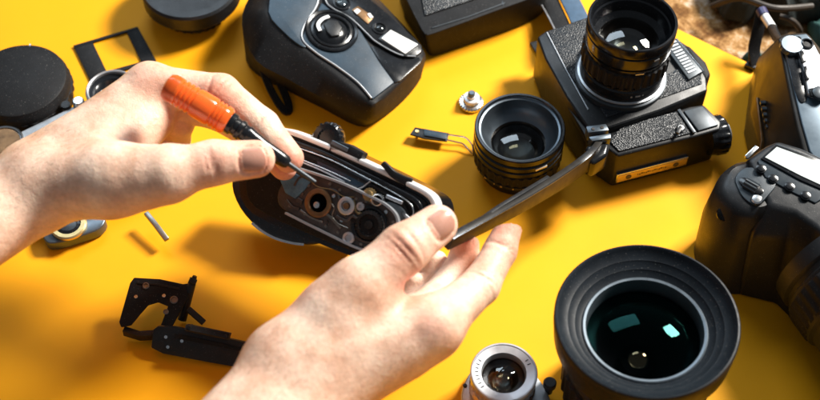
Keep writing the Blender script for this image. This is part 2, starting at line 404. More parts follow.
# ------------------------------------------------------------------ dark lens pieces at the left and the top
def left_lens():
    H = 28.0; c = P(18, 79, H); base = Vector((c.x, c.y, 0))
    t = thing('camera_lens', 'squat black lens lying face down at the left edge above the silver camera', 'camera lens', base)
    b = MB(); b.lathe(base, Z, [(0, 0), (33, 0), (35, 1.5), (35, 8), (36.5, 9.5), (36.5, H-5), (35.6, H-3.5), (35, H-1), (33.5, H), (0, H+1)], 96); b.build('barrel', M['matte'], t)
    b = MB(); b.lathe(base, Z, [(36, 10.5), (37.6, 11), (37.6, 17), (36, 17.5)], 120, ribs=(10.8, 17.2), rib_amp=.9); b.build('grip_ring', M['matte'], t)
    b = MB(); d = (P(29, 47, H)-Vector((c.x, c.y, H))).normalized(); b.box(base+d*34.4+Z*(H-.8), d*2.5, Z.cross(d)*.8, Z*1.4); b.build('index_mark', M['silver'], t)
left_lens()
def top_lens():
    H = 30.0; c = P(190, -17, H); base = Vector((c.x, c.y, 0))
    t = thing('camera_lens', 'black lens cut off by the top edge, left of the compact camera', 'camera lens', base)
    b = MB(); b.lathe(base, Z, [(0, 0), (25, 0), (27, 2), (28, 11), (33, 13), (37, 15), (38.5, 17), (38.5, H-2), (37, H), (31, H), (30, H-6), (0, H-8)], 96); b.build('barrel', M['black'], t)
    b = MB(); b.lathe(base, Z, [(27.5, 3), (29, 3.6), (29, 9.4), (27.8, 10)], 120, ribs=(3.2, 9.8), rib_amp=.9); b.build('grip_ring', M['matte'], t)
top_lens()

# ------------------------------------------------------------------ chrome knob, small tool, flat frame
def knob():
    base = P(471, 104, 0)
    t = thing('screw_knob', 'small stepped chrome screw knob lying alone on the yellow board', 'screw', base)
    b = MB(); b.lathe(base, Z, [(0, 0), (8.6, 0), (9.6, .8), (9.6, 2.6), (8.8, 3.3), (6.4, 3.6), (6.2, 5), (5.8, 5.4)], 96, ribs=(.5, 2.8), rib_amp=.35); b.build('base_disc', M['chrome'], t)
    b = MB(); b.lathe(base, Z, [(5.9, 5), (6.2, 5.6), (6.2, 7.6), (5.6, 8.2), (3.6, 8.4), (3.4, 10.5), (0, 10.6)], 48); b.build('collar', M['white'], t)
    b = MB(); b.lathe(base, Z, [(0, 10), (2.6, 10.4), (2.9, 11.2), (2.7, 13), (2, 13.6), (0, 13.7)], 24); b.build('stud', M['silver_ring'], t)
knob()
def tool():
    base = P(440, 136, 0)
    t = thing('release_lever', 'small black lever plate with a thin wire fork lying left of the standing lens', 'camera part', base)
    h = 7; pl = level(h)
    b = MB(); b.prism(pl, [(410, 134), (415, 127), (449, 133), (447, 141), (424, 138)], -1.6, 0); b.build('plate', M['black'], t, bevel=.3, segs=2)
    b = MB(); b.prism(pl, [(424, 129.4), (447, 134), (446, 140), (424, 136)], .1, 1.1); b.build('grip_pad', M['blueblack'], t, bevel=.3, segs=2)
    b = MB(); b.lathe(pl.pt(417, 131.6), pl.n, [(0, 0), (1.6, 0), (1.4, .8), (0, 1)], 16); b.build('rivet', M['gold'], t)
    b = MB(); b.tube([pl.pt(417, 131.6, -9*0-h), pl.pt(417, 131.6, -1)], 1.1, 10); b.build('pin', M['gold'], t)
    for pts in ([(446, 134.5), (458, 136), (466, 138), (472, 145), (473, 151)], [(446, 139.6), (456, 142), (463, 144), (469, 150), (472, 154)]):
        path = curve([P(x, y, z) for (x, y), z in zip(pts, (6.5, 6, 5, 3, 1))], 5)
        b = MB(); b.tube(path, .62, 8); b.build('wire', M['chrome'], t)
tool()
def frame():
    base = P(113, 60, 0)
    t = thing('film_gate_frame', 'flat black rectangular frame lying on the board beneath the left hand\'s knuckles', 'camera part', base)
    pl = level(1.6)
    for name, q in (('side_bar', [(73.5, 46), (92.5, 41.5), (107, 72), (90, 80)]), ('side_bar', [(126.5, 31.5), (138, 27), (156, 60), (141.5, 62)])):
        b = MB(); b.prism(pl, q, -1.4, 0); b.build(name, M['matte'], t, bevel=.2, segs=2)
    for name, q in (('cross_bar', [(73, 45.5), (137.5, 26.5), (138, 28.6), (74.5, 47.8)]), ('cross_bar', [(89, 76), (155, 58), (156, 60.5), (90, 80)])):
        b = MB(); b.prism(pl, q, -1.1, .25); b.build(name, M['matte'], t, bevel=.2, segs=2)
frame()

# ------------------------------------------------------------------ broken hinge mechanism (lower left)
def mechanism():
    base = P(185, 325, 0)
    t = thing('shutter_mechanism', 'broken-off black hinged mechanism with a long flat arm, lower left', 'camera part', base)
    pl = Plane((134, 278, 24), (182, 283, 22), (160, 320, 15))
    b = MB(); b.prism(pl, [(130, 283), (134, 277.5), (160, 279), (183, 284), (190, 283), (192, 289), (180, 312), (172, 326), (160, 327), (168, 306), (158, 302), (148, 305), (140, 314), (131, 325), (121, 327), (119, 322)], -2.2, 0)
    b.build('cover_plate', M['matte'], t, bevel=.5, segs=2)
    b = MB()
    path = [P(124, 331, 8), P(140, 336, 7), P(158, 335, 7)]; b.strip(path, 4, 7); b.build('foot', M['black'], t, bevel=.5, segs=2)
    for x, y, rr in ((146, 286, 2.2), (174, 300, 2.6), (166, 312, 1.8)):
        b = MB(); b.lathe(pl.pt(x, y), pl.n, [(rr, 0), (rr, .7), (rr*.75, .8), (rr*.6, .1), (0, .1)], 24); b.build('eyelet', M['steel'], t)
    b = MB(); b.strip([pl.pt(137, 283, .3), pl.pt(158, 284.5, .3), pl.pt(180, 289, .3)], 1.2, .8, up=pl.n); b.build('raised_rib', M['black'], t, bevel=.2, segs=1)
    for x, y in ((136, 297), (164, 296)):
        b = MB(); b.lathe(pl.pt(x, y), pl.n, [(0, 0), (1.3, 0), (1.2, .6), (.5, .7), (0, .5)], 16); b.build('screw', M['chrome'], t)
    b = MB(); b.tube([P(182, 320, 4), P(192, 284, 22), P(195, 276, 26)], [3, 2.6, 1.4], 12); b.build('hinge_post', M['black'], t)
    b = MB(); b.tube([P(189, 280, 26), P(196, 283, 24)], 2.2, 12); b.build('hinge_pin', M['black'], t)
    b = MB(); b.strip([P(188, 309, 14), P(204, 323, 9)], 4, 2.5); b.build('strut', M['black'], t, bevel=.4, segs=2)
    pa = Plane((153, 334, 14), (252, 346, 12), (200, 356, 6))
    b = MB(); b.prism(pa, [(153, 330), (158, 326), (175, 327), (262, 346), (256, 371), (205, 362), (163, 354), (151, 348)], -4, 0); b.build('arm', M['black'], t, bevel=.7, segs=2)
    b = MB(); b.prism(pa, [(175, 333), (252, 349.5), (250, 353), (174, 338)], 0, .7); b.build('arm_rib', M['matte'], t, bevel=.2, segs=1)
    for x, y in ((166, 337), (168, 347), (182, 341)):
        b = MB(); b.lathe(pa.pt(x, y), pa.n, [(0, 0), (1.2, 0), (1.1, .6), (0, .7)], 16); b.build('screw', M['chrome'], t)
    for k in range(4):
        b = MB(); b.strip([pa.pt(188, 327-k*.6, 2+k*1.8), pa.pt(231, 336-k*.6, 2+k*1.8)], 5-.4*k, 1.0); b.build('leaf_spring', M['matte' if k % 2 else 'bronze'], t)
    for x, y in ((192, 326), (228, 335)):
        b = MB(); b.tube([pa.pt(x, y, 0), pa.pt(x, y-1, 9)], 1.2, 10); b.build('spring_pin', M['black'], t)
mechanism()

# ------------------------------------------------------------------ compact camera lying on its back (top left)
def compact():
    pl = Plane((262, 20, 50), (372, 100, 30), (420, 52, 26))
    base = P(325, 90, 0)
    t = thing('compact_camera', 'rounded blue-black compact camera lying on its back with white flash window', 'camera', base)
    topo = [(264, 14), (268, 4), (282, -22), (315, -34), (345, -22), (372, 2), (404, 32), (420, 47), (422, 60), (400, 82), (376, 103), (366, 101), (337, 78), (306, 54), (284, 36)]
    tr = pl.ring(rnd(topo, 3))
    lowpx = [(242, 24), (250, -4), (275, -34), (318, -46), (352, -30), (378, -2), (408, 30), (423, 49), (424, 64), (404, 90), (376, 115), (360, 119), (326, 100), (286, 78), (256, 60)]
    mid = []
    for i, (x, y) in enumerate(rnd(lowpx, 3)):
        mid.append(P(x, y, max(14, tr[i].z-13)))
    botpx = [(246, 60), (252, 30), (278, -8), (318, -18), (352, -2), (378, 24), (408, 52), (419, 66), (421, 78), (404, 100), (378, 121), (358, 126), (322, 108), (290, 92), (262, 78)]
    bot = [P(x, y, 1) for x, y in rnd(botpx, 3)]
    tin = [(p*.94+sum(tr, Vector())/len(tr)*.06) for p in tr]
    b = MB(); b.loft([bot, [p*1 for p in [m_*.55+q*.45+Vector((0, 0, 0)) for m_, q in zip(mid, bot)]], mid, [m_*.3+q*.7+pl.n*.5 for m_, q in zip(mid, tr)], tr, [p+pl.n*1.0 for p in tin]])
    b.build('body', M['matte'], t, ang=60)
    # raised lacquered front panels
    front = rnd([(268, 12), (276, -18), (300, -26), (317, -12), (316, 8), (304, 27), (302, 42), (316, 55), (337, 69), (357, 85), (370, 100), (392, 85), (368, 46), (357, 36), (345, 22), (330, 10), (326, -2), (322, -30), (345, -18), (400, 32), (415, 48)], 1)
    b = MB(); b.prism(pl, rnd([(268, 13), (278, -18), (298, -26), (316, -14), (317, 2), (313, 13), (303.5, 27), (301, 40), (306, 48), (300, 47), (284, 34)], 3), .3, 2.0)
    b.build('front_panel', M['blueblack'], t, bevel=.7, segs=3)
    b = MB(); b.prism(pl, [(306, 48), (302, 38), (306, 27), (317, 13), (321, 4), (330, 10), (347, 20), (360, 32), (368, 45), (378, 62), (394, 84), (372, 101), (357, 86), (337, 70), (318, 57)], .3, 2.2)
    b.build('front_panel', M['blueblack'], t, bevel=.9, segs=3)
    line = curve([pl.pt(x, y, 2.3) for x, y in [(319, -14), (318, 0), (315, 10), (304, 27), (302, 41), (315, 54), (336, 68), (357, 84), (371, 100)]], 8)
    b = MB(); b.tube(line, .75, 10); b.build('trim_line', M['silver'], t)
    # round lens cover
    c = pl.pt(331, 33, 0)
    b = MB(); b.lathe(c, pl.n, [(19.5, 2), (20, 3.4), (19, 4.2), (17.5, 3.6), (17, 2.6), (16, 2.6), (15.4, 3.6), (14, 4), (13, 3.2), (12.2, 1.5)], 80); b.build('lens_ring', M['gloss'], t)
    b = MB(); b.lathe(c, pl.n, [(12.4, 2.6), (10.5, 4.4), (6, 5.8), (0, 6.2)], 64); b.build('lens_cover', M['gloss'], t)
    b = MB(); q = [(322, 30), (327, 25), (336, 26), (341, 33), (338, 41), (330, 42), (326, 38)]; b.prism(pl, q, 5, 7); b.build('lens_shutter', M['black'], t, bevel=.8)
    b = MB(); b.strip(curve([pl.pt(x, y, 6.2) for x, y in [(319, 36), (317, 30), (321, 24.5), (328, 21.5)]], 6), 2.6, .8, up=pl.n); b.build('cover_edge', M['white'], t)
    # viewfinder strip
    strip_ = [(324, -22), (336, -22), (352, -12), (380, 10), (405, 33), (421, 48), (416, 58), (398, 57), (375, 45), (366, 38), (350, 22), (333, 12), (325, 4)]
    b = MB(); b.prism(pl, rnd(strip_, 2), .4, 3.2); b.build('window_panel', M['gloss'], t, bevel=.6)
    ed = curve([pl.pt(x, y, 3.4) for x, y in [(325, -14), (325, 3), (332, 11), (350, 21), (366, 36), (376, 45), (398, 57), (415, 59)]], 6)
    b = MB(); b.tube(ed, .55, 8); b.build('panel_edge', M['silver'], t)
    for x, y, rr, mm in ((341, 6, 5.5, 'gloss'), (379, 31, 4.6, 'gloss')):
        cc = pl.pt(x, y, 3.0); b = MB(); b.lathe(cc, pl.n, [(rr+1.2, 0), (rr+1.2, 1), (rr, 1.1), (rr*.9, .2), (0, .1)], 40); w = b.build('viewfinder', M[mm], t)
        b = MB(); b.lathe(cc, pl.n, sh(dome(rr*.88, 1.6), .2), 32); b.build('viewfinder_glass', M['glass_clear'], t)
    b = MB(); b.prism(pl, [(351, 13), (357, 9), (373, 20), (367, 27)], 3, 4); b.build('sensor_window', M['brass'], t, bevel=.3, segs=2)
    b = MB(); b.prism(pl, [(352.5, 14.5), (356.5, 12), (360, 14.5), (356, 18)], 4.1, 4.7); b.build('sensor', M['white'], t, bevel=.2, segs=1)
    b = MB(); b.prism(pl, [(366, 17.5), (369, 16.5), (372.5, 21), (369, 22)], 4.1, 4.7); b.build('sensor', M['white'], t, bevel=.2, segs=1)
    b = MB(); b.prism(pl, [(377, 42), (389, 31.5), (420, 48), (405, 60)], 2.8, 4.0); b.build('flash_frame', M['gloss'], t, bevel=.4)
    b = MB(); b.prism(pl, [(380, 42), (389.5, 33.5), (417, 48), (404, 57.5)], 3.8, 4.8); b.build('flash_window', M['flash'], t, bevel=.4)
    # dark cheek under the flash
    b = MB(); b.prism(pl, [(370, 47), (378, 48), (399, 60), (419, 58), (421, 63), (400, 82), (394, 84), (380, 64)], .2, 1.5); b.build('grip_cheek', M['gloss'], t, bevel=.5)
    # strap lug loop
    path = curve([P(262, 68, 14), P(270, 88, 7), P(279, 104, 3), P(287, 112, 2), P(289, 106, 2), P(284, 92, 4), P(279, 82, 8)], 6)
    b = MB(); b.strip(path, 5.5, 2.6); b.build('strap_loop', M['matte'], t, bevel=.4, segs=1)
compact()

# ------------------------------------------------------------------ dark camera back (top centre)
def dark_camera():
    pl = Plane((426, 34, 30), (503, 6, 30), (420, -40, 34))
    base = P(470, 20, 0)
    t = thing('film_camera', 'plain black camera body cut off by the top edge, beside the white flash window', 'camera', base)
    top = rnd([(402, -14), (405, -4), (422, 30), (427, 34), (434, 33), (500, 9), (540, -6), (548, -16), (535, -60), (480, -70), (405, -44)], 2)
    tr = pl.ring(top)
    bot = [P(x, y, 1) for x, y in rnd([(404, 14), (407, 22), (427, 52), (432, 55), (440, 54), (505, 32), (536, 18), (546, 4), (535, -30), (480, -40), (405, -16)], 2)]
    b = MB(); b.loft([bot, tr]); b.build('body', M['matte'], t, bevel=2.2, ang=50)
    b = MB(); b.tube([pl.pt(x, y, .2) for x, y in [(432, 28), (468, 17), (505, 3)]], .6, 8); b.build('edge_highlight', M['grey'], t)  # thin grey tube draws the highlight along the top edge
    b = MB(); b.prism(pl, [(425, 16), (498, -8), (490, -36), (417, -22)], 0, 1.2); b.build('back_panel', M['leather'], t, bevel=.4)
    b = MB(); b.strip([pl.pt(502, 3, 0), P(505, 12, 20)], 5, 2); b.build('latch', M['grey'], t, bevel=.3)
dark_camera()

# ------------------------------------------------------------------ SLR lying on its back, lens up, with motor winder
def slr():
    pl = level(46); base = P(640, 110, 0)
    t = thing('slr_camera', 'large black film camera lying on its back with its lens pointing up', 'camera', base, 'cameras on the board')
    top = [(537, 36), (546, 30), (590, 15), (640, -2), (672, 34), (690, 46), (706, 66), (708, 90), (660, 110), (604, 129), (588, 128), (566, 96), (545, 58)]
    tr = pl.ring(top); bot = [Vector((p.x, p.y, 2)) for p in tr]
    b = MB(); b.loft([bot, tr]); b.build('body', M['black'], t, bevel=2.5, ang=25)
    b = MB(); b.prism(pl, [(548, 32), (590, 18), (604, 14), (600, 60), (590, 90), (574, 82), (566, 68)], -.5, 1.2); b.build('leather_panel', M['leather'], t, bevel=.4)
    b = MB(); b.prism(pl, [(655, 88), (668, 74), (684, 66), (700, 72), (702, 84), (660, 99), (606, 118), (600, 108)], -.5, .8); b.build('leather_panel', M['leather'], t, bevel=.4)
    # mount block and lens
    rim = P(633, 19, 104); ctr = P(630, 66, 50); ctr = Vector((rim.x-1, rim.y-1, 48)); ax = (rim-ctr).normalized()
    b = MB(); b.lathe(ctr, ax, [(33, -4), (33, 1.5), (31, 2.5), (29, 2.5)], 80); b.build('lens_mount', M['grey'], t)
    b = MB(); b.lathe(ctr, ax, [(28.5, 2.2), (31.5, 3.2), (31.5, 3.9), (30, 4.4)], 96); b.build('mount_ring', M['silver'], t)
    ln = MB(); ln.lathe(ctr, ax, [(28, 4), (29.8, 5), (29.8, 13), (28.6, 14), (28.6, 15.4), (30, 16), (30, 17)], 96); L_ = ln.build('lens', M['gloss'], t)
    b = MB(); b.lathe(ctr, ax, [(29, 17), (31, 18), (31, 30), (29.2, 31)], 132, ribs=(17.6, 30.4), rib_amp=1.2); o = b.build('focus_ring', M['matte'], L_)
    b = MB(); b.lathe(ctr, ax, [(28.6, 30), (29.6, 32), (29.6, 34.5), (28.4, 35), (28.4, 36), (30.2, 37), (30.6, 42), (30.6, 46), (29.6, 46.6), (29.6, 47.6), (30.8, 48.2), (30.8, 55), (30.1, 56), (28.8, 56), (28.2, 55), (27.4, 49), (26.4, 48), (25, 40), (21, 37)], 96); b.build('front_barrel', M['gloss'], L_)
    b = MB(); b.lathe(ctr, ax, [(22, 37.2), (17, 30), (10, 26), (0, 25)], 64); b.build('inner_barrel', M['deep_brown'], L_)
    b = MB(); b.lathe(ctr, ax, sh(dome(22.5, 6.5), 36), 64); b.build('front_glass', M['glass_clear'], L_)
    b = MB(); b.lathe(ctr, ax, sh(dome(13, 4), 29), 48); b.build('inner_glass', M['glass_amber'], L_)
    for a0, zz, ln_ in ((-80, 33.2, 6), (-75, 10, 3.5), (-68, 10, 1.2), (-84, 10, 1.2), (-60, 44, 4)):
        d = Vector((math.cos(R(a0)), math.sin(R(a0)), 0)); b = MB(); b.box(ctr+ax*zz+d*(29.9 if zz < 40 else 30.7), d*.5, ax.cross(d)*ln_, ax*1.3); b.build('scale_mark', M['silver'], L_)
    # ridged name plate on the prism
    b = MB(); b.prism(pl, [(662, 46), (676, 41), (702, 74), (688, 82)], 0, 3.0); b.build('top_plate', M['grey'], t, bevel=.5)
    for k in range(11):
        f = k/10; x0 = 667+f*20; y0 = 47.5+f*28
        b = MB(); b.strip([pl.pt(x0, y0, 3.1), pl.pt(x0+8.5, y0-3.4, 3.1)], 1.5, .9); b.build('plate_ridge', M['silver'], t)
    b = MB(); b.tube([pl.pt(676, 41.5, 3), pl.pt(703, 74, 3)], .6, 8); b.build('plate_edge', M['chrome'], t)
    b = MB(); b.prism(pl, [(683, 44), (690, 46), (706, 62), (711, 74), (706, 80), (701, 73)], -22, .5); b.build('prism_housing', M['matte'], t, bevel=2)
    # self-timer lever
    b = MB(); b.prism(pl, [(580, 53), (584, 49), (590, 52), (597, 50), (600, 56), (590, 60), (580, 58)], 1.2, 5); b.build('timer_lever', M['gloss'], t, bevel=.8)
    # corner end with gold strap ring
    c = P(541, 60, 30); d = Vector((-.75, -.45, 0)).normalized()
    b = MB(); ring = [c+Z*5*math.sin(a)+Z.cross(d)*3*math.cos(a) for a in [2*math.pi*i/20 for i in range(21)]]; b.tube(ring, .8, 8); b.build('strap_ring', M['gold'], t)
    b = MB(); b.tube([pl.pt(547, 33, .6), pl.pt(566, 70, .6), pl.pt(588, 110, .6)], .5, 8); b.build('edge_line', M['silver'], t)
    # winder
    wp = Plane((619, 155, 38), (720, 127, 38), (612, 138, 39))
    w = thing('motor_winder', 'black motor winder with a gold strip along its front, attached below the upturned film camera', 'camera winder', P(665, 170, 0))
    topw = [(600, 143), (618, 156), (696, 136), (720, 129), (722, 122), (704, 104), (690, 106), (605, 131)]
    tr = wp.ring(topw); bot = [Vector((p.x, p.y, 2)) for p in tr]
    b = MB(); b.loft([bot, tr]); b.build('body', M['black'], w, bevel=1.8, ang=25)
    b = MB(); b.prism(wp, [(608, 141), (619, 152), (690, 134), (677, 112), (622, 127)], -.2, 1.2); b.build('leather_panel', M['leather'], w, bevel=.4)
    b = MB(); b.prism(wp, [(683, 112), (702, 107), (718, 126), (698, 132)], -.2, 1.6); b.build('battery_cover', M['grey'], w, bevel=.6)
    b = MB(); b.strip([wp.pt(678, 111, 1.4), wp.pt(694, 134, 1.4)], 2.4, 2.0, up=wp.n); b.build('divider_bar', M['grey'], w, bevel=.3, segs=2)
    b = MB(); kc = wp.pt(680, 130, 0); b.lathe(kc, wp.n, [(0, 0), (3, 0), (3, 2.6), (2.2, 3.4), (0, 3.5)], 28); b.build('release_button', M['chrome'], w)
    b = MB(); b.strip([wp.pt(680, 130, 4), wp.pt(676, 137, 4.5)], 2.6, 1.5, up=wp.n); b.build('release_lever', M['black'], w, bevel=.3, segs=2)
    # front face strip
    a0 = wp.pt(618, 156); a1 = wp.pt(696, 136); u = (a1-a0).normalized(); nrm = u.cross(Z).normalized()
    if nrm.y > 0: nrm = -nrm
    Lg = (a1-a0).length
    b = MB(); b.box(a0+u*(Lg*.49)+nrm*.9-Z*25, u*(Lg*.93), nrm*2.2, Z*9.5); b.build('strip_frame', M['chrome'], w, bevel=.3, segs=2)
    b = MB(); b.box(a0+u*(Lg*.49)+nrm*1.7-Z*25, u*(Lg*.91), nrm*1.4, Z*7.6); g = b.build('gold_strip', M['gold'], w, bevel=.2, segs=1)
    for f in (.18, .8):
        b = MB(); b.lathe(a0+u*(Lg*f)+nrm*2.3-Z*25, nrm, [(0, 0), (2.2, 0), (2.0, .6), (0, .8)], 24); b.build('contact', M['bronze'], w)
    for k in range(14):
        b = MB(); b.box(a0+u*(Lg*(.30+.028*k))+nrm*2.45-Z*(25+.4*math.sin(k*2.1)), u*(.6+.5*(k*7 % 3)), nrm*.3, Z*1.3); b.build('engraved_mark', M['bronze'], w)
    # round knob on the end
    kc = wp.pt(716, 124, -15); d = (u+nrm*.05).normalized()
    b = MB(); b.lathe(kc, d, [(0, -4), (13, -4), (13.5, 0), (14.5, 2), (14.5, 8), (13, 9.5), (9, 10), (0, 10)], 72, ribs=(1, 8.5), rib_amp=.8); b.build('end_knob', M['gloss'], w)
    b = MB(); b.lathe(kc, d, [(0, 9), (8, 10), (8.5, 12), (6.5, 13), (0, 13)], 48); b.build('knob_cap', M['silver'], w)
slr()

# ------------------------------------------------------------------ curved metal arm whose free end the right hand holds, and the strap behind
def arm():
    t = thing('bracket_arm', 'long curved black bracket arm with a chrome clip, its end pinched by a thumb', 'camera bracket', P(598, 150, 0))
    pts = [(448, 243, 119), (462, 235.5, 115), (490, 221, 104), (525, 202, 86), (555, 184, 69), (576, 170, 55), (590, 159, 50), (598, 149, 44), (600, 140, 42)]
    path = curve([P(*p) for p in pts], 6); n = len(path)
    b = MB(); b.strip(path, [3.6+1.4*i/n for i in range(n)], [10+9*min(1, i/n*1.15) for i in range(n)]); b.build('arm', M['arm'], t, bevel=.5, segs=2, ang=50)
    up = [p+Z*(4.4+4.7*min(1, i/n*1.15)) for i, p in enumerate(path)]
    b = MB(); b.strip(up[2:], 4.6, 1.8); b.build('top_edge', M['black'], t, bevel=.4, segs=2, ang=50)
    lnp = [p+Z*(5.0+4.8*min(1, i/n*1.15))+Vector((1.1, -1.9, 0)) for i, p in enumerate(path)]
    b = MB(); b.tube(lnp[2:], .35, 6); b.build('edge_line', M['silver_ring'], t)
    b = MB(); p2 = curve([P(*p) for p in [(484, 218, 111), (500, 207, 104), (520, 195, 95), (548, 178, 78)]], 5); b.strip(p2, 2.6, 3.2); b.build('guide_rail', M['black'], t, bevel=.3, segs=2, ang=50)
    pts = [(600, 143, 41), (592, 128, 40), (578, 106, 36), (562, 80, 32), (549, 58, 28), (540, 42, 26)]
    path = curve([P(*p) for p in pts], 6)
    b = MB(); b.strip(path, 17, 5); b.build('rear_bar', M['arm'], t, bevel=.6, segs=2, ang=50)
    c = level(56)
    b = MB(); b.prism(c, [(586, 126), (606, 123.5), (609, 130), (588, 132.5)], -9, 0); b.build('clip', M['silver_ring'], t, bevel=.5, segs=2)
    b = MB(); b.prism(c, [(588.5, 136.5), (611, 133), (611, 138), (592, 141)], -9, 0); b.build('clip', M['silver_ring'], t, bevel=.7, segs=2)
    b = MB(); b.prism(c, [(586, 142), (611, 139), (608, 152), (594, 161), (587, 157)], -20, -3); b.build('end_block', M['gloss'], t, bevel=2.5)
    for x, y in ((593, 129), (602, 127.5)):
        b = MB(); b.lathe(c.pt(x, y), Z, [(0, 0), (1.3, 0), (1.1, .5), (0, .6)], 16); b.build('screw', M['bronze'], t)
M['arm'] = mat('semi_gloss_black_metal', (.014, .012, .010), .45, spec=.25, vary=.2, vscale=80)
arm()
def strap():
    t = thing('camera_strap', 'grey-blue and black flat strap leading up from the corner of the upturned film camera', 'camera strap', P(568, 10, 0))
    b = MB(); b.strip([P(556, -30, 12), P(566, -8, 14), P(577, 14, 20), P(584, 30, 26)], 15, 2.4); b.build('strap_band', M['strapblue'], t, bevel=.5, segs=2)
    b = MB(); b.strip([P(538, -26, 10), P(549, -2, 11), P(560, 22, 18), P(566, 36, 24)], 13, 3.5); b.build('strap_lining', M['matte'], t, bevel=.6, segs=2)
    b = MB(); b.tube([P(540, 2, 14), P(549, 18, 18), P(555, 30, 24)], .7, 8); b.build('edge_wire', M['silver'], t)
M['strapblue'] = mat('blue_grey_webbing', (.045, .085, .14), .5, vary=.15, vscale=200, bump=('noise', 900, .4))
strap()

# ------------------------------------------------------------------ old rangefinder camera, upper right
def rangefinder():
    pl = Plane((780, 37, 74), (808, 33, 74), (800, 150, 66))
    t = thing('film_camera', 'black film camera with chrome and white top plate standing at the upper right edge', 'camera', P(800, 130, 0))
    top = [(778, 38), (783, 34), (806, 32), (811, 37), (835, 80), (870, 140), (850, 168), (818, 172), (806, 158), (797, 125)]
    tr = pl.ring(top)
    bp = [(758, 58), (772, 44), (808, 44), (830, 60), (850, 95), (885, 165), (860, 205), (815, 205), (765, 172), (751, 112)]
    mid = [P(x, y, 28) for x, y in bp]
    bot = [Vector((p.x, p.y, 2)) for p in mid]
    b = MB(); b.loft([bot, mid, tr]); b.build('body', M['bodyrf'], t, bevel=2.2, ang=25)
    b = MB(); b.prism(pl, [(781, 40), (785, 36.5), (806, 34.5), (810, 39), (833, 82), (866, 140), (848, 163), (820, 168), (809, 152), (801, 124)], -.4, 1.5); b.build('top_plate', M['rimblue'], t, bevel=1.0)
    b = MB(); b.prism(pl, rnd([(785, 43), (793, 39), (800, 39), (803, 50), (800, 62), (805, 80), (806, 100), (800, 104), (794, 92), (790, 74), (786, 58)], 3), 1.4, 2.4); b.build('dark_inset', M['gloss'], t, bevel=.3, segs=2)
    b = MB(); b.prism(pl, [(797, 44), (809, 42), (824, 70), (836, 96), (816, 101), (806, 98), (801, 70), (797, 58)], 1.4, 5); b.build('white_plate', M['silver'], t, bevel=1)
    b = MB(); b.lathe(pl.pt(790, 49, 2), pl.n, [(0, 0), (8.2, 0), (8.2, 3.4), (7.4, 4), (0, 4.2)], 64, ribs=(.3, 3.5), rib_amp=.4); d = b.build('dial', M['silver_ring'], t)
    b = MB(); b.lathe(pl.pt(805, 48.5, 4), pl.n, [(0, 0), (4.6, 0), (4.6, 2), (3.4, 2.4), (3.2, 1), (0, 1)], 40); b.build('button', M['gloss'], t)
    for q in ([(796, 57), (801, 56), (804, 66), (799, 68)], [(800, 72), (804, 71), (807, 84), (803, 85)], [(806, 94), (816, 92), (822, 96), (820, 101), (808, 101)]):
        b = MB(); b.prism(pl, q, 4.6, 6.4); b.build('switch', M['gloss'], t, bevel=.4, segs=2)
    b = MB(); b.lathe(pl.pt(817, 98, 4), pl.n, [(0, 0), (5, 0), (5, 3), (4, 3.6), (0, 3.6)], 32); b.build('shoe_contact', M['grey'], t)
    fp = Plane(tr[9], tr[0], mid[9])
    b = MB(); b.tube([P(789, 98, 58), P(799, 150, 50)], .5, 8); b.build('edge_line', M['gold'], t)
    sp = Plane(mid[9], mid[8], bot[9])
    # stepped terminals on the side
    for k in range(5):
        b = MB(); b.box(P(763+k*1.3, 103+k*6, 44-k*1.2), Vector((4, 0, 0)), Vector((0, 3, 0)), Vector((0, 0, 3))); b.build('terminal', M['grey'], t, bevel=.4, segs=1)
    b = MB(); b.tube([P(757, 98, 38), P(762, 140, 34), P(758, 160, 26)], .9, 8); b.build('side_trim', M['brass'], t)
    b = MB(); b.lathe(P(768, 88, 44), Vector((-.8, -.5, .3)), [(0, 0), (4.5, 0), (4.5, 1.5), (3.2, 2), (3, .8), (0, .8)], 32); b.build('socket', M['brass'], t)
    b = MB(); b.box(P(783, 126, 50), Vector((5, 0, 0)), Vector((0, 2, 0)), Vector((0, 0, 6))); b.build('latch', M['chrome'], t, bevel=.6, segs=2)
M['bodyrf'] = mat('brown_black_body', (.014, .012, .010), .34, spec=.35, vary=.3, vscale=60)
M['rimblue'] = mat('pale_blue_grey_metal', (.07, .10, .13), .36, metal=.4, vary=.1)
rangefinder()
def strap_end():
    t = thing('neck_strap', 'black neck strap with a small white metal end piece beside the upper right camera', 'camera strap', P(750, 62, 0))
    b = MB(); b.strip(curve([P(756, 66, 3), P(754, 50, 12), P(758, 30, 24), P(762, 12, 34)], 5), 9, 3); b.build('band', M['matte'], t, bevel=.5, segs=2)
    b = MB(); b.prism(level(2.5), [(744, 66), (750, 58), (759, 57), (761, 66), (754, 70)], -2.3, 2); b.build('buckle', M['gloss'], t, bevel=.6)
    b = MB(); b.tube([P(761, 10, 36), P(764, 16, 36)], 4.2, 16); b.build('tip', M['bluetip'], t)
    b = MB(); b.tube([P(764, 15, 36), P(773, 29, 38)], 3.4, 16); b.build('metal_sleeve', M['white'], t)
    b = MB(); b.tube([P(772, 28, 38), P(777, 38, 46), P(783, 44, 58)], [3.6, 3.6, 3], 16); b.build('joint', M['gloss'], t)
strap_end()
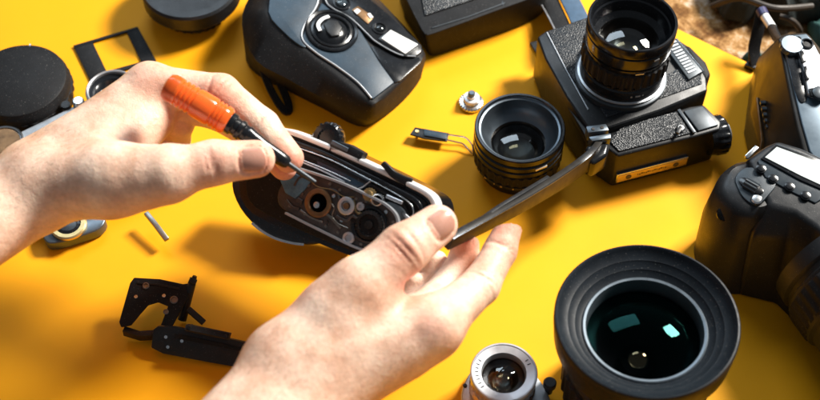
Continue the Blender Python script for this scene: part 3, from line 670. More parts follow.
def bundle():
    """dark bag behind the cameras"""
    t = thing('camera_bag', 'dark crumpled camera bag lying on the brown rug at the top right corner', 'bag', P(770, -10, -6))
    px = rnd([(708, 2), (716, 14), (728, 24), (744, 25), (758, 16), (776, 26), (790, 30), (812, 24), (850, 26), (880, -20), (820, -70), (720, -50), (702, -18)], 5)
    base_ = [P(x, y, -7) for x, y in px]; c = sum(base_, Vector())/len(base_)
    rings = [base_]
    for k, (s, z) in enumerate(((1.0, 4), (.95, 14), (.82, 24), (.6, 31), (.3, 34))):
        rings.append([c+(p-c)*s*(1+.05*math.sin(i*.9+k*1.7)+.035*math.sin(i*2.3+k))+Z*(z+3.0*math.sin(i*.7+k)) for i, p in enumerate(base_)])
    b = MB(); b.loft(rings); b.build('bag_body', M['bagcloth'], t, ang=80, sub=1)
    b = MB(); b.tube(curve([P(712, 6, 8), P(740, -2, 26), P(775, 8, 30), P(812, 6, 22)], 8), 2.6, 10); b.build('bag_strap', M['strapbrown'], t)
    b = MB(); b.tube(curve([P(780, 16, 18), P(792, 20, 18), P(800, 30, 8), P(797, 36, 0)], 6), 2.2, 10); b.build('pull_cord', M['strapbrown'], t)
    t2 = thing('cloth', 'dark teal cloth behind the film camera at the right edge', 'cloth', P(830, 50, -6))
    px = rnd([(806, 30), (815, 24), (850, 22), (870, 60), (850, 90), (828, 78), (815, 52)], 5)
    base_ = [P(x, y, -7) for x, y in px]; c = sum(base_, Vector())/len(base_)
    rings = [base_]+[[c+(p-c)*s*(1+.07*math.sin(i*1.3+k))+Z*(z+2*math.sin(i+k*2)) for i, p in enumerate(base_)] for k, (s, z) in enumerate(((1, 2), (.85, 12), (.5, 18)))]
    b = MB(); b.loft(rings); b.build('fold', M['teal'], t2, ang=80, sub=1)
    px = rnd([(742, 58), (750, 52), (760, 56), (764, 66), (752, 64)], 3); base_ = [P(x, y, -8) for x, y in px]; c = sum(base_, Vector())/len(base_)
    b = MB(); b.loft([base_, [c+(p-c)*.8+Z*5 for p in base_]]); b.build('fold', M['teal'], t2, ang=80)
M['bagcloth'] = mat('dark_bag_cloth', (.012, .017, .016), .8, vary=.5, vscale=40, bump=('noise', 300, .9))
M['strapbrown'] = mat('brown_leather_cord', (.028, .020, .014), .6, vary=.4, vscale=120)
bundle()

# ------------------------------------------------------------------ DSLR at the right edge
def dslr():
    H = 78.0; pl = Plane((744, 160, 78), (778, 142, 80), (815, 214, 76))
    t = thing('digital_camera', 'black digital camera standing at the right edge with a pale display on top', 'camera', P(770, 280, 0))
    top = [(748, 160), (764, 148), (777, 141), (800, 148), (840, 166), (885, 190), (880, 260), (850, 262), (815, 226), (795, 212), (770, 205)]
    tr = pl.ring(top); n = len(top)
    midp = [(738, 168), (760, 150), (777, 146), (800, 152), (842, 172), (890, 200), (890, 280), (852, 290), (812, 252), (790, 240), (752, 236)]
    mid = [P(x, y, 58) for x, y in midp]
    bot = [Vector((p.x, p.y, 0)) for p in mid]; bot[8] = P(800, 330, 0); bot[9] = P(775, 305, 0); bot[10] = P(738, 296, 0)
    b = MB(); b.loft([bot, mid, tr]); b.build('body', M['black'], t, bevel=3, ang=22, segs=4)
    # grip
    g0 = rnd([(700, 236), (694, 253), (704, 280), (720, 291), (735, 294), (765, 292), (780, 270), (760, 240), (725, 225)], 4)
    g1 = rnd([(709, 200), (702, 218), (712, 240), (730, 250), (748, 252), (775, 244), (785, 215), (760, 190), (730, 186)], 4)
    g2 = rnd([(724, 172), (715, 186), (717, 200), (732, 214), (748, 219), (768, 214), (780, 190), (762, 168), (742, 162)], 4)
    g3 = rnd([(733, 169), (726, 181), (728, 192), (738, 203), (752, 207), (768, 204), (778, 186), (762, 168), (746, 164)], 4)
    b = MB(); b.loft([[P(x, y, 1) for x, y in g0], [P(x, y, 38) for x, y in g1], [P(x, y, 68) for x, y in g2], [P(x, y, 74) for x, y in g3]]); b.build('grip', M['black'], t, ang=50)
    gp = Plane((735, 172, 74.5), (768, 172, 77), (752, 205, 74.5))
    b = MB(); b.prism(gp, rnd([(735, 178), (746, 168), (764, 172), (776, 184), (768, 196), (757, 206), (745, 200), (738, 190)], 3), -1.5, 1); b.build('shutter_deck', M['deck'], t, bevel=.6)
    dc = gp.pt(751, 186, 1)
    b = MB(); b.prism(gp, rnd([(739, 181), (744, 179), (754, 184), (763, 191), (762, 195), (756, 195), (746, 190), (740, 185)], 3), .9, 2.0); b.build('dial_slot', M['gloss'], t, bevel=.3, segs=2)
    b = MB(); ax = (gp.pt(758, 191)-gp.pt(744, 183)).normalized()
    b.lathe(gp.pt(745, 184, 1), ax, [(0, 0), (4.2, 0), (4.2, 9), (0, 9)], 40, ribs=(-.1, 9.1), rib_amp=.7); b.build('control_dial', M['grey'], t)
    b = MB(); b.lathe(gp.pt(756.5, 200.5, .6), gp.n, [(0, 0), (3.6, 0), (3.6, 1), (2.8, 1.8), (0, 2.2)], 32); b.build('shutter_button', M['chrome'], t)
    b = MB(); b.prism(pl, [(757, 162), (776, 144), (832, 164), (828, 196), (815, 204), (790, 192), (765, 178)], -.3, 1.1); b.build('control_deck', M['deck'], t, bevel=.6)
    b = MB(); b.prism(pl, [(760, 160), (775.5, 146), (830, 165), (828, 194), (800, 182)], 1, 2.2); b.build('display_frame', M['gloss'], t, bevel=.4)
    b = MB(); b.prism(pl, [(764, 159.5), (776, 149), (828, 168), (826, 190), (800, 178)], 2.1, 2.8); b.build('display', M['lcd'], t, bevel=.15, segs=1)
    for x, y in ((760.5, 170), (772.5, 180), (789, 188), (805, 197)):
        b = MB(); b.lathe(pl.pt(x, y, 1), pl.n, [(0, 0), (3.3, 0), (3.3, .8), (2.5, 1), (2.4, 1.8), (0, 2.3)], 32); b.build('button', M['gloss'], t)
    b = MB(); b.strip([P(746, 158, 76), P(757, 147, 78)], 3, 2.4); b.build('strap_lug', M['chrome'], t, bevel=.5, segs=2)
    b = MB(); fa = P(748, 250, 40); b.lathe(P(724, 214, 62), Vector((-.25, -.75, .6)), [(0, 0), (5, 0), (4.4, 1), (0, 1.4)], 32); b.build('lamp_window', M['gloss'], t)
    # lens barrel pointing down right, lying along the board
    ax = Vector((.42, -.90, -.02)).normalized(); c = P(838, 262, 46)
    b = MB(); b.lathe(c, ax, [(42, -6), (43, 4), (41, 6), (41, 9), (44, 11), (45, 34), (43, 36), (43, 60), (45.5, 62), (45.5, 84), (42, 86), (40, 80), (0, 76)], 96); L_ = b.build('lens', M['black'], t)
    b = MB(); b.lathe(c, ax, [(44.5, 13), (46, 14), (46, 31), (44.5, 32)], 144, ribs=(13.5, 31.5), rib_amp=1.2); b.build('zoom_ring', M['matte'], L_)
M['deck'] = mat('satin_blue_black', (.018, .027, .036), .36, metal=.1, spec=.4, vary=.15, vscale=70, bump=('noise', 1800, .15))
dslr()

# ------------------------------------------------------------------ silver camera under the left hand
def silver_camera():
    t = thing('silver_camera', 'silver camera lying flat, mostly hidden under the left hand', 'camera', P(90, 160, 0))
    pl = level(20)
    out = [(-6, 146), (22, 130), (76, 104), (100, 92), (140, 84), (165, 105), (168, 165), (100, 196), (60, 212), (42, 212), (-6, 205)]
    tr = pl.ring(out); b = MB(); b.loft([[Vector((p.x, p.y, 1)) for p in tr], tr]); b.build('body', M['silver'], t, bevel=2.2, ang=25)
    c = P(111, 88, 28); cb = Vector((c.x, c.y, 18))
    b = MB(); b.lathe(cb, Z, [(19, 0), (19, 8), (18.4, 9.6), (17.4, 10), (16.6, 9.4), (16.4, 6)], 80); b.build('lens_ring', M['silver'], t)
    b = MB(); b.lathe(cb, Z, [(16.8, 7.5), (14, 6.5), (12, 7.5), (10, 6), (8, 2), (0, 1)], 64); b.build('lens_barrel', M['gloss'], t)
    b = MB(); b.lathe(cb, Z, sh(dome(9, 2.5), 3.6), 48); b.build('lens_glass', M['glass_blue'], t)
    k = P(78, 101, 24); b = MB(); b.lathe(Vector((k.x, k.y, 19)), Z, [(0, 0), (4, 0), (4.4, 1), (4.4, 5), (3.4, 6), (0, 6.2)], 48, ribs=(.5, 5.2), rib_amp=.4); b.build('shutter_button', M['chrome'], t)
    k = P(70, 105, 21); b = MB(); b.lathe(Vector((k.x-3, k.y, 19)), Z, [(0, 0), (3.4, 0), (3.4, 3), (0, 3)], 32); b.build('collar', M['black'], t)
    k = P(37, 134, 20.5); b = MB(); b.lathe(k, Z, [(0, 0), (1.9, 0), (1.7, .8), (0, 1)], 20); b.build('screw', M['bronze'], t)
    k = P(3, 143, 21); b = MB(); b.lathe(k, Z, [(14.5, -1), (15, 1.4), (14, 2.2), (13, 1.6), (12.8, .4), (0, .2)], 64); b.build('dial_rim', M['chrome'], t)
    b = MB(); b.lathe(k, Z, [(0, .4), (12.6, .4), (12.4, 1), (0, 1.1)], 48); b.build('dial_face', M['brass'], t)
    # lower corner with rewind knob
    cr = rnd([(42, 229), (50, 222), (78, 212), (104, 216), (100, 228), (80, 236), (60, 242), (46, 242)], 3)
    b = MB(); b.prism(level(10), cr, -9, 0); b.build('base_corner', M['silver_ring'], t, bevel=1.2)
    k = P(69, 226, 10); b = MB(); b.lathe(k, Z, [(12.4, 0), (12.6, 2), (11.6, 3), (8.8, 3), (8.6, 1.6)], 64); b.build('knob_rim', M['gold'], t)
    b = MB(); b.lathe(k, Z, [(0, .5), (8.4, .5), (8.2, 2.2), (6, 2.8), (5.4, 1.6), (0, 1.8)], 48, ribs=(1.9, 2.6), rib_amp=.4); b.build('rewind_knob', M['gloss'], t)
    b = MB(); b.strip([P(146, 213, 12), P(155, 224, 11), P(167, 240, 9)], 3.6, 3); b.build('advance_lever', M['steel'], t, bevel=.5, segs=2)
silver_camera()

# ------------------------------------------------------------------ opened camera being repaired
def open_camera():
    pl = Plane(PL(290, 135, 62), PL(432, 208, 62), PL(325, 231, 34)); N_ = pl.n
    t = thing('opened_camera', 'opened camera under repair held between the two hands, gears showing in its base', 'camera', PL(330, 240, 0))
    outer = rnd([(270, 136), (288, 131), (326, 143), (365, 161), (400, 178), (426, 192), (436, 203), (435, 222), (410, 248), (385, 262), (350, 256), (300, 236), (252, 214), (238, 190), (244, 160)], 3)
    b = MB(); a = pl.ring(outer, -2); lo = [p-N_*30 for p in a]
    cen = sum(lo, Vector())/len(lo)
    b.loft([[cen+(p-cen)*.86-N_*12 for p in lo], lo, a]); b.build('body', M['gloss'], t, ang=40)
    # white metal cover edge: curved band
    def band(hi, w, name, m, pts, hgt=8, base_h=-6):
        path = curve([pl.pt(x, y, base_h) for x, y in pts], 6); bb = MB(); bb.strip(path, w, hgt, up=N_); return bb.build(name, m, t, bevel=.8, segs=2, ang=50)
    band(0, 3.4, 'white_cover', M['white'], [(262, 140), (276, 132), (290, 132), (326, 146), (364, 163), (400, 180), (424, 192), (433, 201), (434, 214), (428, 226)], 12, -5)
    # black inner panel
    inner = rnd([(275, 140), (290, 136), (326, 150), (362, 168), (398, 186), (420, 197), (427, 207), (426, 222), (404, 245), (383, 256), (350, 250), (300, 230), (256, 208), (246, 188), (252, 160)], 3)
    b = MB(); b.prism(pl, inner, -8, 0); b.build('inner_frame', M['matte'], t, bevel=.6)
    # film rails: fine bright lines on dark bars
    def rail(pts, w, h, m, name, z0=1.0):
        bb = MB(); bb.strip(curve([pl.pt(x, y, z0) for x, y in pts], 5), w, h, up=N_); return bb.build(name, m, t, bevel=.2, segs=1, ang=50)
    rail([(288, 140), (326, 154), (362, 172), (398, 190), (416, 200), (422, 210), (418, 224)], 2.6, 3, M['gloss'], 'outer_rail')
    rail([(294, 146), (330, 159), (362, 175), (394, 192), (410, 202), (415, 212), (411, 224)], .7, 3.4, M['chrome'], 'film_rail')
    rail([(298, 151), (330, 164), (358, 178), (392, 196), (404, 205), (408, 216)], 2.4, 2.2, M['matte'], 'inner_rail')
    rail([(296, 157), (326, 169), (352, 181)], .7, 3.2, M['chrome'], 'film_rail')
    rail([(298, 160), (322, 170), (346, 182)], .9, 3.0, M['silver'], 'film_rail')
    b = MB(); b.prism(pl, [(318, 161), (331, 163), (372, 181), (362, 187), (350, 188), (334, 178), (318, 169)], .2, 1.6); b.build('film_gate_glass', M['bluegl'], t, bevel=.3, segs=1)
    rail([(372, 181), (362, 188), (349, 190)], .8, 3.0, M['silver'], 'gate_edge')
    # spring and cog above the mechanism plate
    b = MB(); c = pl.pt(372, 195, 3); b.lathe(c, N_, [(0, 0), (4.4, 0), (4.4, 1.6), (2.8, 2.0), (2.6, 3.6), (1.2, 3.8), (1.1, 3.2), (0, 3.2)], 64, ribs=(-.1, 1.7), rib_amp=.4); b.build('cog', M['oldbrass'], t)
    b = MB(); c2 = pl.pt(375, 199, 1); cc = []
    x_, y_, _ = basis(N_)
    for i in range(60):
        a_ = i*.55; cc.append(pl.pt(380, 200, 1)+N_*(i*.08)+(x_*math.cos(a_)+y_*math.sin(a_))*3.6)
    b.tube(cc, .45, 6); b.build('coil_spring', M['chrome'], t)
    b = MB(); b.prism(pl, rnd([(388, 202), (400, 205), (408, 214), (404, 222), (396, 216), (388, 210)], 3), .5, 3.5); b.build('bracket', M['grey'], t, bevel=.4, segs=2)
    for q in ([(403, 212), (412, 220)], [(397, 222), (406, 232)], [(388, 196), (404, 203)]):
        b = MB(); b.strip([pl.pt(*q[0], 2.5), pl.pt(*q[1], 2.5)], 2.2, 2, up=N_); b.build('lever', M['silver'], t, bevel=.3, segs=1)
    # mechanism plate
    plate = rnd([(284, 186), (300, 170), (316, 172), (342, 184), (374, 198), (390, 207), (399, 218), (399, 232), (392, 243), (380, 249), (362, 247), (326, 230), (292, 213), (281, 202)], 3)
    b = MB(); b.prism(pl, plate, 0, 4.5); b.build('mechanism_plate', M['bronze'], t, bevel=.7)
    path = curve([pl.pt(x, y, 5) for x, y in [(302, 168.5), (342, 182), (375, 197), (391, 206), (400.5, 217), (401, 232), (393, 244), (380, 250), (362, 248), (326, 231), (290, 213)]], 5)
    b = MB(); b.strip(path, 1.3, 4.5, up=N_); b.build('plate_rim', M['silver'], t)
    def gear(x, y, prof, m, name, seg=48, ribs=None, z0=4.5, amp=.5):
        bb = MB(); bb.lathe(pl.pt(x, y, z0), N_, prof, seg, ribs=ribs, rib_amp=amp); return bb.build(name, m, t)
    gear(322, 203, [(9, 0), (9, 1.6), (8.4, 2), (6.2, 2), (5.8, 1.2), (5.8, -1)], M['brass'], 'gear_ring')
    gear(322, 203, [(0, .6), (5.8, .6)], M['deep'], 'gear_well')
    gear(321, 205, [(0, .6), (2.2, .7), (2.0, 2.4), (0, 2.6)], M['chrome'], 'gear_axle', 24)
    gear(350, 206, [(5.6, 0), (5.6, 1.8), (5, 2.2), (3.2, 2.2), (2.8, .6), (0, .5)], M['silver'], 'collar_ring')
    gear(350, 206, [(0, .8), (2.2, .8), (2, 2), (0, 2.2)], M['brass'], 'collar_core', 24)
    gear(364, 206.5, [(0, 0), (2.7, 0), (2.6, 1.5), (1.2, 1.8), (1, 1), (0, 1)], M['silver'], 'screw', 24)
    gear(352, 238, [(3.8, 0), (3.8, 1.5), (2.4, 1.9), (1.8, .6), (0, .5)], M['silver'], 'screw', 24)
    gear(372, 225, [(12, 0), (12, .8), (11, 1.2), (10, 1.0), (9, .2), (0, .2)], M['gloss'], 'gear_ring')
    gear(373, 225, [(9.6, .2), (9, 2.6), (7, 3), (6.4, 1.6), (3, 1.4), (2.6, 3.2), (0, 3.4)], M['matte'], 'winding_gear', 112, ribs=(.1, 3), amp=.45)
    for x, y, rr in ((337, 196, 1.3), (345, 220, 1.4), (338, 213, 1.0), (362, 214, 1.0), (388, 238, 1.2), (389, 212, 1.3), (301, 180, 1.4), (306, 194, 1.0), (330, 222, 1.1), (356, 226, .9)):
        gear(x, y, [(0, 0), (rr, 0), (rr*.9, .8), (0, .9)], M['chrome' if rr > 1.1 else 'bronze'], 'screw', 16)
    b = MB(); b.strip(curve([pl.pt(x, y, 5.4) for x, y in [(340, 216), (350, 221), (356, 216), (362, 220)]], 4), 1.6, 1.4, up=N_); b.build('lever', M['bronze'], t, bevel=.2, segs=1)
    for q, w_, m_ in (([(298, 186), (303, 178), (311, 176)], 1.4, 'bronze'), ([(333, 189), (341, 192), (343, 199)], 1.2, 'silver_ring'), ([(357, 200), (360, 212), (367, 214)], 1.3, 'oldbrass'), ([(330, 214), (336, 219), (344, 228)], 1.6, 'steel'), ([(304, 210), (314, 217), (326, 222)], 1.2, 'steel'), ([(384, 216), (387, 226), (385, 236)], 1.4, 'steel'), ([(358, 236), (366, 241), (376, 243)], 1.5, 'bronze'), ([(290, 200), (296, 207), (303, 209)], 1.6, 'bronze')):
        b = MB(); b.strip(curve([pl.pt(x, y, 5.3) for x, y in q], 4), w_, 1.1, up=N_); b.build('small_lever', M[m_], t, bevel=.15, segs=1)
    for q, m_ in (([(308, 172), (320, 186), (336, 190), (348, 197), (358, 197)], 'oldbrass'), ([(332, 200), (338, 208), (336, 216), (343, 224), (352, 228)], 'steel'), ([(366, 203), (377, 206), (388, 214), (393, 226), (390, 238)], 'matte')):
        b = MB(); b.tube(curve([pl.pt(x, y, 6.0) for x, y in q], 5), .32, 6); b.build('wire', M[m_], t)
    for x, y in ((312, 186), (333, 184), (343, 190), (359, 199), (369, 202), (329, 226), (341, 232), (364, 244), (374, 245), (396, 222), (395, 233), (296, 190), (293, 206), (308, 214)):
        gear(x, y, [(0, 0), (.95, 0), (.9, .6), (.35, .7), (.3, .4), (0, .4)], M['steel'], 'screw', 14)
    for x, y, a_, b_ in ((346, 213, 5, 3), (334, 205, 4, 2.4), (358, 219, 3, 5), (303, 201, 4, 3), (382, 246, 4, 2)):
        b = MB(); c = pl.pt(x, y, 5.1); u_ = (pl.pt(x+10, y+5.6)-pl.pt(x, y)).normalized(); b.box(c, u_*a_, N_.cross(u_)*b_, N_*1.4); b.build('contact_block', M['bronze' if a_ > 3 else 'matte'], t, bevel=.25, segs=1)
    # blue film piece
    b = MB(); b.prism(pl, [(282, 176), (296, 172), (314, 182), (308, 190), (299, 199), (289, 193)], 3.6, 5.4); b.build('blue_film', M['blue'], t, bevel=.3, segs=1)
    # lens block and barrel toward the lower left
    fr = pl.pt(272, 205, -8); vdir = (pl.pt(325, 231, 0)-pl.pt(362, 163, 0)).normalized()
    axl = (vdir*.6-N_*.8).normalized()
    low = rnd([(240, 176), (232, 186), (240, 208), (258, 228), (280, 240), (306, 245), (330, 243), (352, 250), (330, 225), (290, 190)], 3)
    p2 = Plane((240, 180, 44), (300, 240, 22), (350, 225, 30))
    b = MB(); rr_ = p2.ring(low); b.loft([[q-p2.n*22 for q in rr_], rr_]); b.build('front_housing', M['gloss'], t, bevel=3, ang=50)
    path = curve([p2.pt(x, y, .3) for x, y in [(252, 223), (262, 231), (276, 238.5), (292, 243), (304, 244.5)]], 5)
    b = MB(); b.strip(path, 1.6, 1.6, up=p2.n); b.build('chrome_edge', M['chrome'], t)
    # pieces on the far side: rewind knob, shoe block, curved lever
    k = pl.pt(325, 138, -10)
    b = MB(); b.lathe(k, N_, [(0, 0), (9.5, 0), (10.4, 2), (10.4, 7), (9, 8.2), (6, 8.4), (5.5, 7), (0, 7)], 64, ribs=(1.5, 7.4), rib_amp=.6); b.build('rewind_knob', M['gloss'], t)
    b = MB(); b.strip([pl.pt(330, 145, -3), pl.pt(348, 150, -3), pl.pt(362, 158, -3)], 7, 8, up=N_); b.build('shoe_block', M['black'], t, bevel=.8, segs=2)
    b = MB(); b.strip([pl.pt(333, 142, 2), pl.pt(349, 150, 2)], 2.5, 1.2, up=N_); b.build('shoe_rail', M['silver_ring'], t, bevel=.2, segs=1)
    b = MB(); b.strip(curve([pl.pt(x, y, z) for x, y, z in [(384, 163, 2), (389, 168, 2), (394, 174, 1), (402, 179, 0), (411, 183, -1)]], 5), [3.4+2.4*i/20 for i in range(21)], 3.2, up=N_); b.build('advance_lever', M['black'], t, bevel=.6, segs=2, ang=50)
    b = MB(); b.strip([pl.pt(380, 174, -4), pl.pt(392, 181, -3), pl.pt(405, 184, -3)], 5, 5, up=N_); b.build('lever_base', M['matte'], t, bevel=.5, segs=2)
    b = MB(); b.strip([pl.pt(397, 179.5, .5), pl.pt(402, 181.8, .5)], 2, 1.4, up=N_); b.build('lever_stop', M['gold'], t)
M['bluegl'] = mat('dark_blue_glass', (.02, .045, .075), .12, spec=.8, vary=.4, vscale=80)
open_camera()

# ------------------------------------------------------------------ screwdriver
def screwdriver():
    a = PL(172, 88, 118); e = PL(229, 122, 105); ax = (e-a).normalized(); Ln = (e-a).length
    t = thing('screwdriver', 'orange-handled screwdriver with black collar held by the left hand', 'screwdriver', a)
    def hexl(prof, m, name, seg=48, flat=.9, grooves=None):
        x, y, _ = basis(ax); b = MB(); vs = []; rings = []
        for r, z in prof:
            ring = []
            for i in range(seg):
                th = 2*math.pi*i/seg; k = math.cos(math.pi/6)/math.cos((th % (math.pi/3))-math.pi/6); rr = r*((1-flat)+flat*(k*.35+.65))
                ring.append(a+ax*z+(x*math.cos(th)+y*math.sin(th))*rr)
            rings.append(ring)
        b.loft(rings); return b.build(name, m, t, ang=40)
    hexl([(4.5, -4.5), (7.4, -3.4), (8.5, -1.3), (8.7, 1), (8.5, 3.4)], M['orange_dark'], 'handle_cap')
    prof = [(8.5, 3.4)]
    z = 5.0
    for k in range(4): prof += [(8.6, z), (7.7, z+.5), (7.7, z+1.1), (8.6, z+1.6)]; z += 3.0
    z += 1
    prof += [(8.9, z), (8.9, Ln-12)]
    z = Ln-11
    for k in range(3): prof += [(8.6, z), (7.8, z+.5), (7.8, z+1.0), (8.6, z+1.5)]; z += 2.6
    prof += [(8.4, Ln-1.5), (7.0, Ln)]
    hexl(prof, M['orange'], 'handle')
    c0 = e; c1 = PL(289, 164, 88); tip = PL(315, 182, 78); d2 = (c1-c0).normalized(); Lc = (c1-c0).length
    b = MB(); b.lathe(c0, d2, [(6.2, -1.5), (6.7, 1), (6.7, 3), (5.5, 4), (5.5, 6), (6.3, 7), (6.3, 9), (5.3, 10), (5.3, 12), (5.8, 13), (5.0, 17), (4.3, 24), (4.3, Lc-6), (3.9, Lc-2), (2.6, Lc), (0, Lc)], 40); b.build('collar', M['gloss'], t)
    b = MB(); b.tube([c1-d2*2, c1+(tip-c1)*.5, tip], [1.5, 1.4, 1.3], 14); b.build('shaft', M['grey'], t)
screwdriver()

# ------------------------------------------------------------------ hands: one smooth surface each, from a blended distance field
def sd_cone(p, a, b, ra, rb):
    a = np.array(a, np.float32); b = np.array(b, np.float32); ab = b-a; L2 = float(ab@ab)
    pa = p-a; t = np.clip((pa@ab)/L2, 0, 1); d = pa-t[..., None]*ab
    return np.sqrt((d*d).sum(-1))-(ra+(rb-ra)*t)
def smin(a, b, k):
    h = np.clip(.5+.5*(b-a)/k, 0, 1); return b+(a-b)*h-k*h*(1-h)
def surface_nets(fn, lo, hi, h):
    nx, ny, nz = [int(math.ceil((hi[i]-lo[i])/h))+1 for i in range(3)]
    X, Y, Zg = np.meshgrid(lo[0]+h*np.arange(nx), lo[1]+h*np.arange(ny), lo[2]+h*np.arange(nz), indexing='ij')
    p = np.stack([X, Y, Zg], -1).astype(np.float32); g = fn(p)
    s = g < 0
    c = np.zeros((nx-1, ny-1, nz-1), np.int8)
    for dx in (0, 1):
        for dy in (0, 1):
            for dz in (0, 1): c += s[dx:nx-1+dx, dy:ny-1+dy, dz:nz-1+dz]
    act = np.argwhere((c > 0) & (c < 8)); idx = -np.ones(c.shape, np.int64); idx[tuple(act.T)] = np.arange(len(act))
    acc = np.zeros((len(act), 3)); cnt = np.zeros(len(act))
    cor = [(0, 0, 0), (1, 0, 0), (0, 1, 0), (1, 1, 0), (0, 0, 1), (1, 0, 1), (0, 1, 1), (1, 1, 1)]
    for i in range(8):
        for j in range(i+1, 8):
            d = np.abs(np.array(cor[i])-np.array(cor[j]))
            if d.sum() != 1: continue
            a = act+cor[i]; b = act+cor[j]; va = g[tuple(a.T)]; vb = g[tuple(b.T)]
            m = (va < 0) != (vb < 0); t = va/np.where(m, va-vb, 1)
            q = a+(b-a)*t[:, None]; acc[m] += q[m]; cnt[m] += 1
    V = np.array(lo)+(acc/cnt[:, None])*h
    F = []
    for ax in range(3):
        o1, o2 = [(1, 2), (2, 0), (0, 1)][ax]
        sl0 = [slice(None)]*3; sl1 = [slice(None)]*3; sl0[ax] = slice(0, -1); sl1[ax] = slice(1, None)
        diff = s[tuple(sl0)] != s[tuple(sl1)]
        e = np.argwhere(diff); e = e[(e[:, o1] > 0) & (e[:, o2] > 0) & (e[:, o1] < s.shape[o1]-1) & (e[:, o2] < s.shape[o2]-1)]
        if not len(e): continue
        u = np.zeros(3, int); u[o1] = 1; v = np.zeros(3, int); v[o2] = 1
        q = np.stack([idx[tuple((e-u-v).T)], idx[tuple((e-v).T)], idx[tuple(e.T)], idx[tuple((e-u).T)]], 1)
        inside = s[tuple(e.T)]; q[~inside] = q[~inside][:, ::-1]; F.append(q)
    return V, np.concatenate(F)

HS = .96
class Hand:
    def __init__(s): s.palm = []; s.fing = []; s.crease = []; s.flush = []; s.nails = []
    def c(s, a, b, ra, rb, k=10): s.palm.append((PL(*a), PL(*b), ra*HS, rb*HS, k)); return s
    def finger(s, pts, rad, k=3.0, join=6.0): s.fing.append(([PL(*p) for p in pts], [q*HS for q in rad], k, join)); return s
    def fn(s, p):
        out = None
        def cone(a, b, ra, rb):
            return sd_cone(p, a, b, ra, rb)
        for a, b, ra, rb, k in s.palm:
            d = cone(a, b, ra, rb); out = d if out is None else smin(out, d, k)
        fs = []
        for pts, rad, k, j in s.fing:
            f = None
            for i in range(len(pts)-1):
                d = cone(pts[i], pts[i+1], rad[i], rad[i+1]); f = d if f is None else smin(f, d, k)
            fs.append((f, j))
        allf = fs[0][0]
        for f, j in fs[1:]: allf = smin(allf, f, .8)
        out = smin(out, allf, s.fing[0][3])
        for c, dr_, amp, w, Rr in s.crease:
            q = p-np.array(c, np.float32); r2 = (q*q).sum(-1); near = r2 < (3*Rr)**2
            if dr_ is None: e = np.exp(-r2/(Rr*Rr))
            else: e = np.exp(-((q@np.array(dr_, np.float32))/w)**2)*np.exp(-r2/(Rr*Rr))
            out = out+amp*e*near
        for c, f, sd, n, w, l in s.nails:
            q = p-np.array(c, np.float32); u = (q@np.array(sd, np.float32))/(w/2); v = (q@np.array(f, np.float32))/(l/2); t = q@np.array(n, np.float32)
            e = (np.abs(u)**3+np.abs(v)**3)**(1/3)
            out = out+(1.5*np.exp(-((e-1.08)/.10)**2)+.5*(e < 1.0))*(t > -5)*(np.abs(t) < 9)
        return out
    def surf(s, c, n):
        ts = np.arange(2, 24, .1, dtype=np.float32); q = (np.array(c)[None]+ts[:, None]*np.array(n)[None]).astype(np.float32)
        v = s.fn(q); return c+n*float(ts[np.argmax(v > 0)])
    def build(s, thing_, name, lo, hi, h):
        V, F = surface_nets(s.fn, lo, hi, h)
        V = V-np.array(thing_['_loc'])
        me = bpy.data.meshes.new(name)
        me.vertices.add(len(V)); me.vertices.foreach_set('co', (V*MM).astype(np.float32).ravel())
        me.loops.add(F.size); me.loops.foreach_set('vertex_index', F.astype(np.int32).ravel())
        me.polygons.add(len(F)); me.polygons.foreach_set('loop_start', np.arange(0, F.size, 4, dtype=np.int32)); me.polygons.foreach_set('loop_total', np.full(len(F), 4, np.int32))
        me.update(calc_edges=True); me.validate(); me.materials.append(M['skin']); me.shade_smooth()
        fl = np.zeros(len(V)); W = V+np.array(thing_['_loc'])
        for c, r, am in s.flush: fl = np.maximum(fl, am*np.exp(-((W-np.array(c))**2).sum(1)/(r*r)))
        at = me.attributes.new('flush', 'FLOAT', 'POINT'); at.data.foreach_set('value', fl.astype(np.float32))
        o = bpy.data.objects.new(name, me); scene.collection.objects.link(o); o.parent = thing_
        md = o.modifiers.new('smooth', 'SMOOTH'); md.factor = .5; md.iterations = 2
        return o
def nail(parent, c, fwd, nrm, w, l, R_=9.0):
    """curved nail plate; c centre on the surface"""
    f = fwd.normalized(); n = (nrm-f*nrm.dot(f)).normalized(); sd = f.cross(n)
    nu, nv = 15, 13; vs = []; fs = []
    for layer in (0, 1):
        for j in range(nv):
            v = -1+2*j/(nv-1)
            wv = (1-.10*max(0, -v)**3)*(math.sqrt(max(0, 1-max(0, (abs(v)-.55)/.45)**2*.75)))
            for i in range(nu):
                u = -1+2*i/(nu-1); x = u*w/2*wv; a_ = x/R_
                vs.append(c+sd*(R_*math.sin(a_))+n*(R_*(math.cos(a_)-1)-.9*v*v*(1 if v > 0 else 1.3)+.4-layer*1.0)+f*(v*l/2-.8*u*u*(1 if v > 0 else -1)*0.6))
    m_ = nu*nv
    for j in range(nv-1):
        for i in range(nu-1):
            q = j*nu+i; fs.append((q, q+1, q+nu+1, q+nu)); fs.append((m_+q, m_+q+nu, m_+q+nu+1, m_+q+1))
    rim = list(range(nu))+[j*nu+nu-1 for j in range(1, nv)]+[nv*nu-1-i for i in range(1, nu)]+[j*nu for j in range(nv-2, 0, -1)]
    for k in range(len(rim)):
        a_, b_ = rim[k], rim[(k+1) % len(rim)]; fs.append((a_, b_, m_+b_, m_+a_))
    b = MB(); b.add(vs, fs); return b.build('fingernail', M['nail'], parent, ang=60)

def toCam(p): return (CAM-p).normalized()

# left hand with the screwdriver
lt = thing('person', 'hand and arm from the left edge, gripping the orange screwdriver', 'person', PL(40, 190, 60))
Hn = Hand()
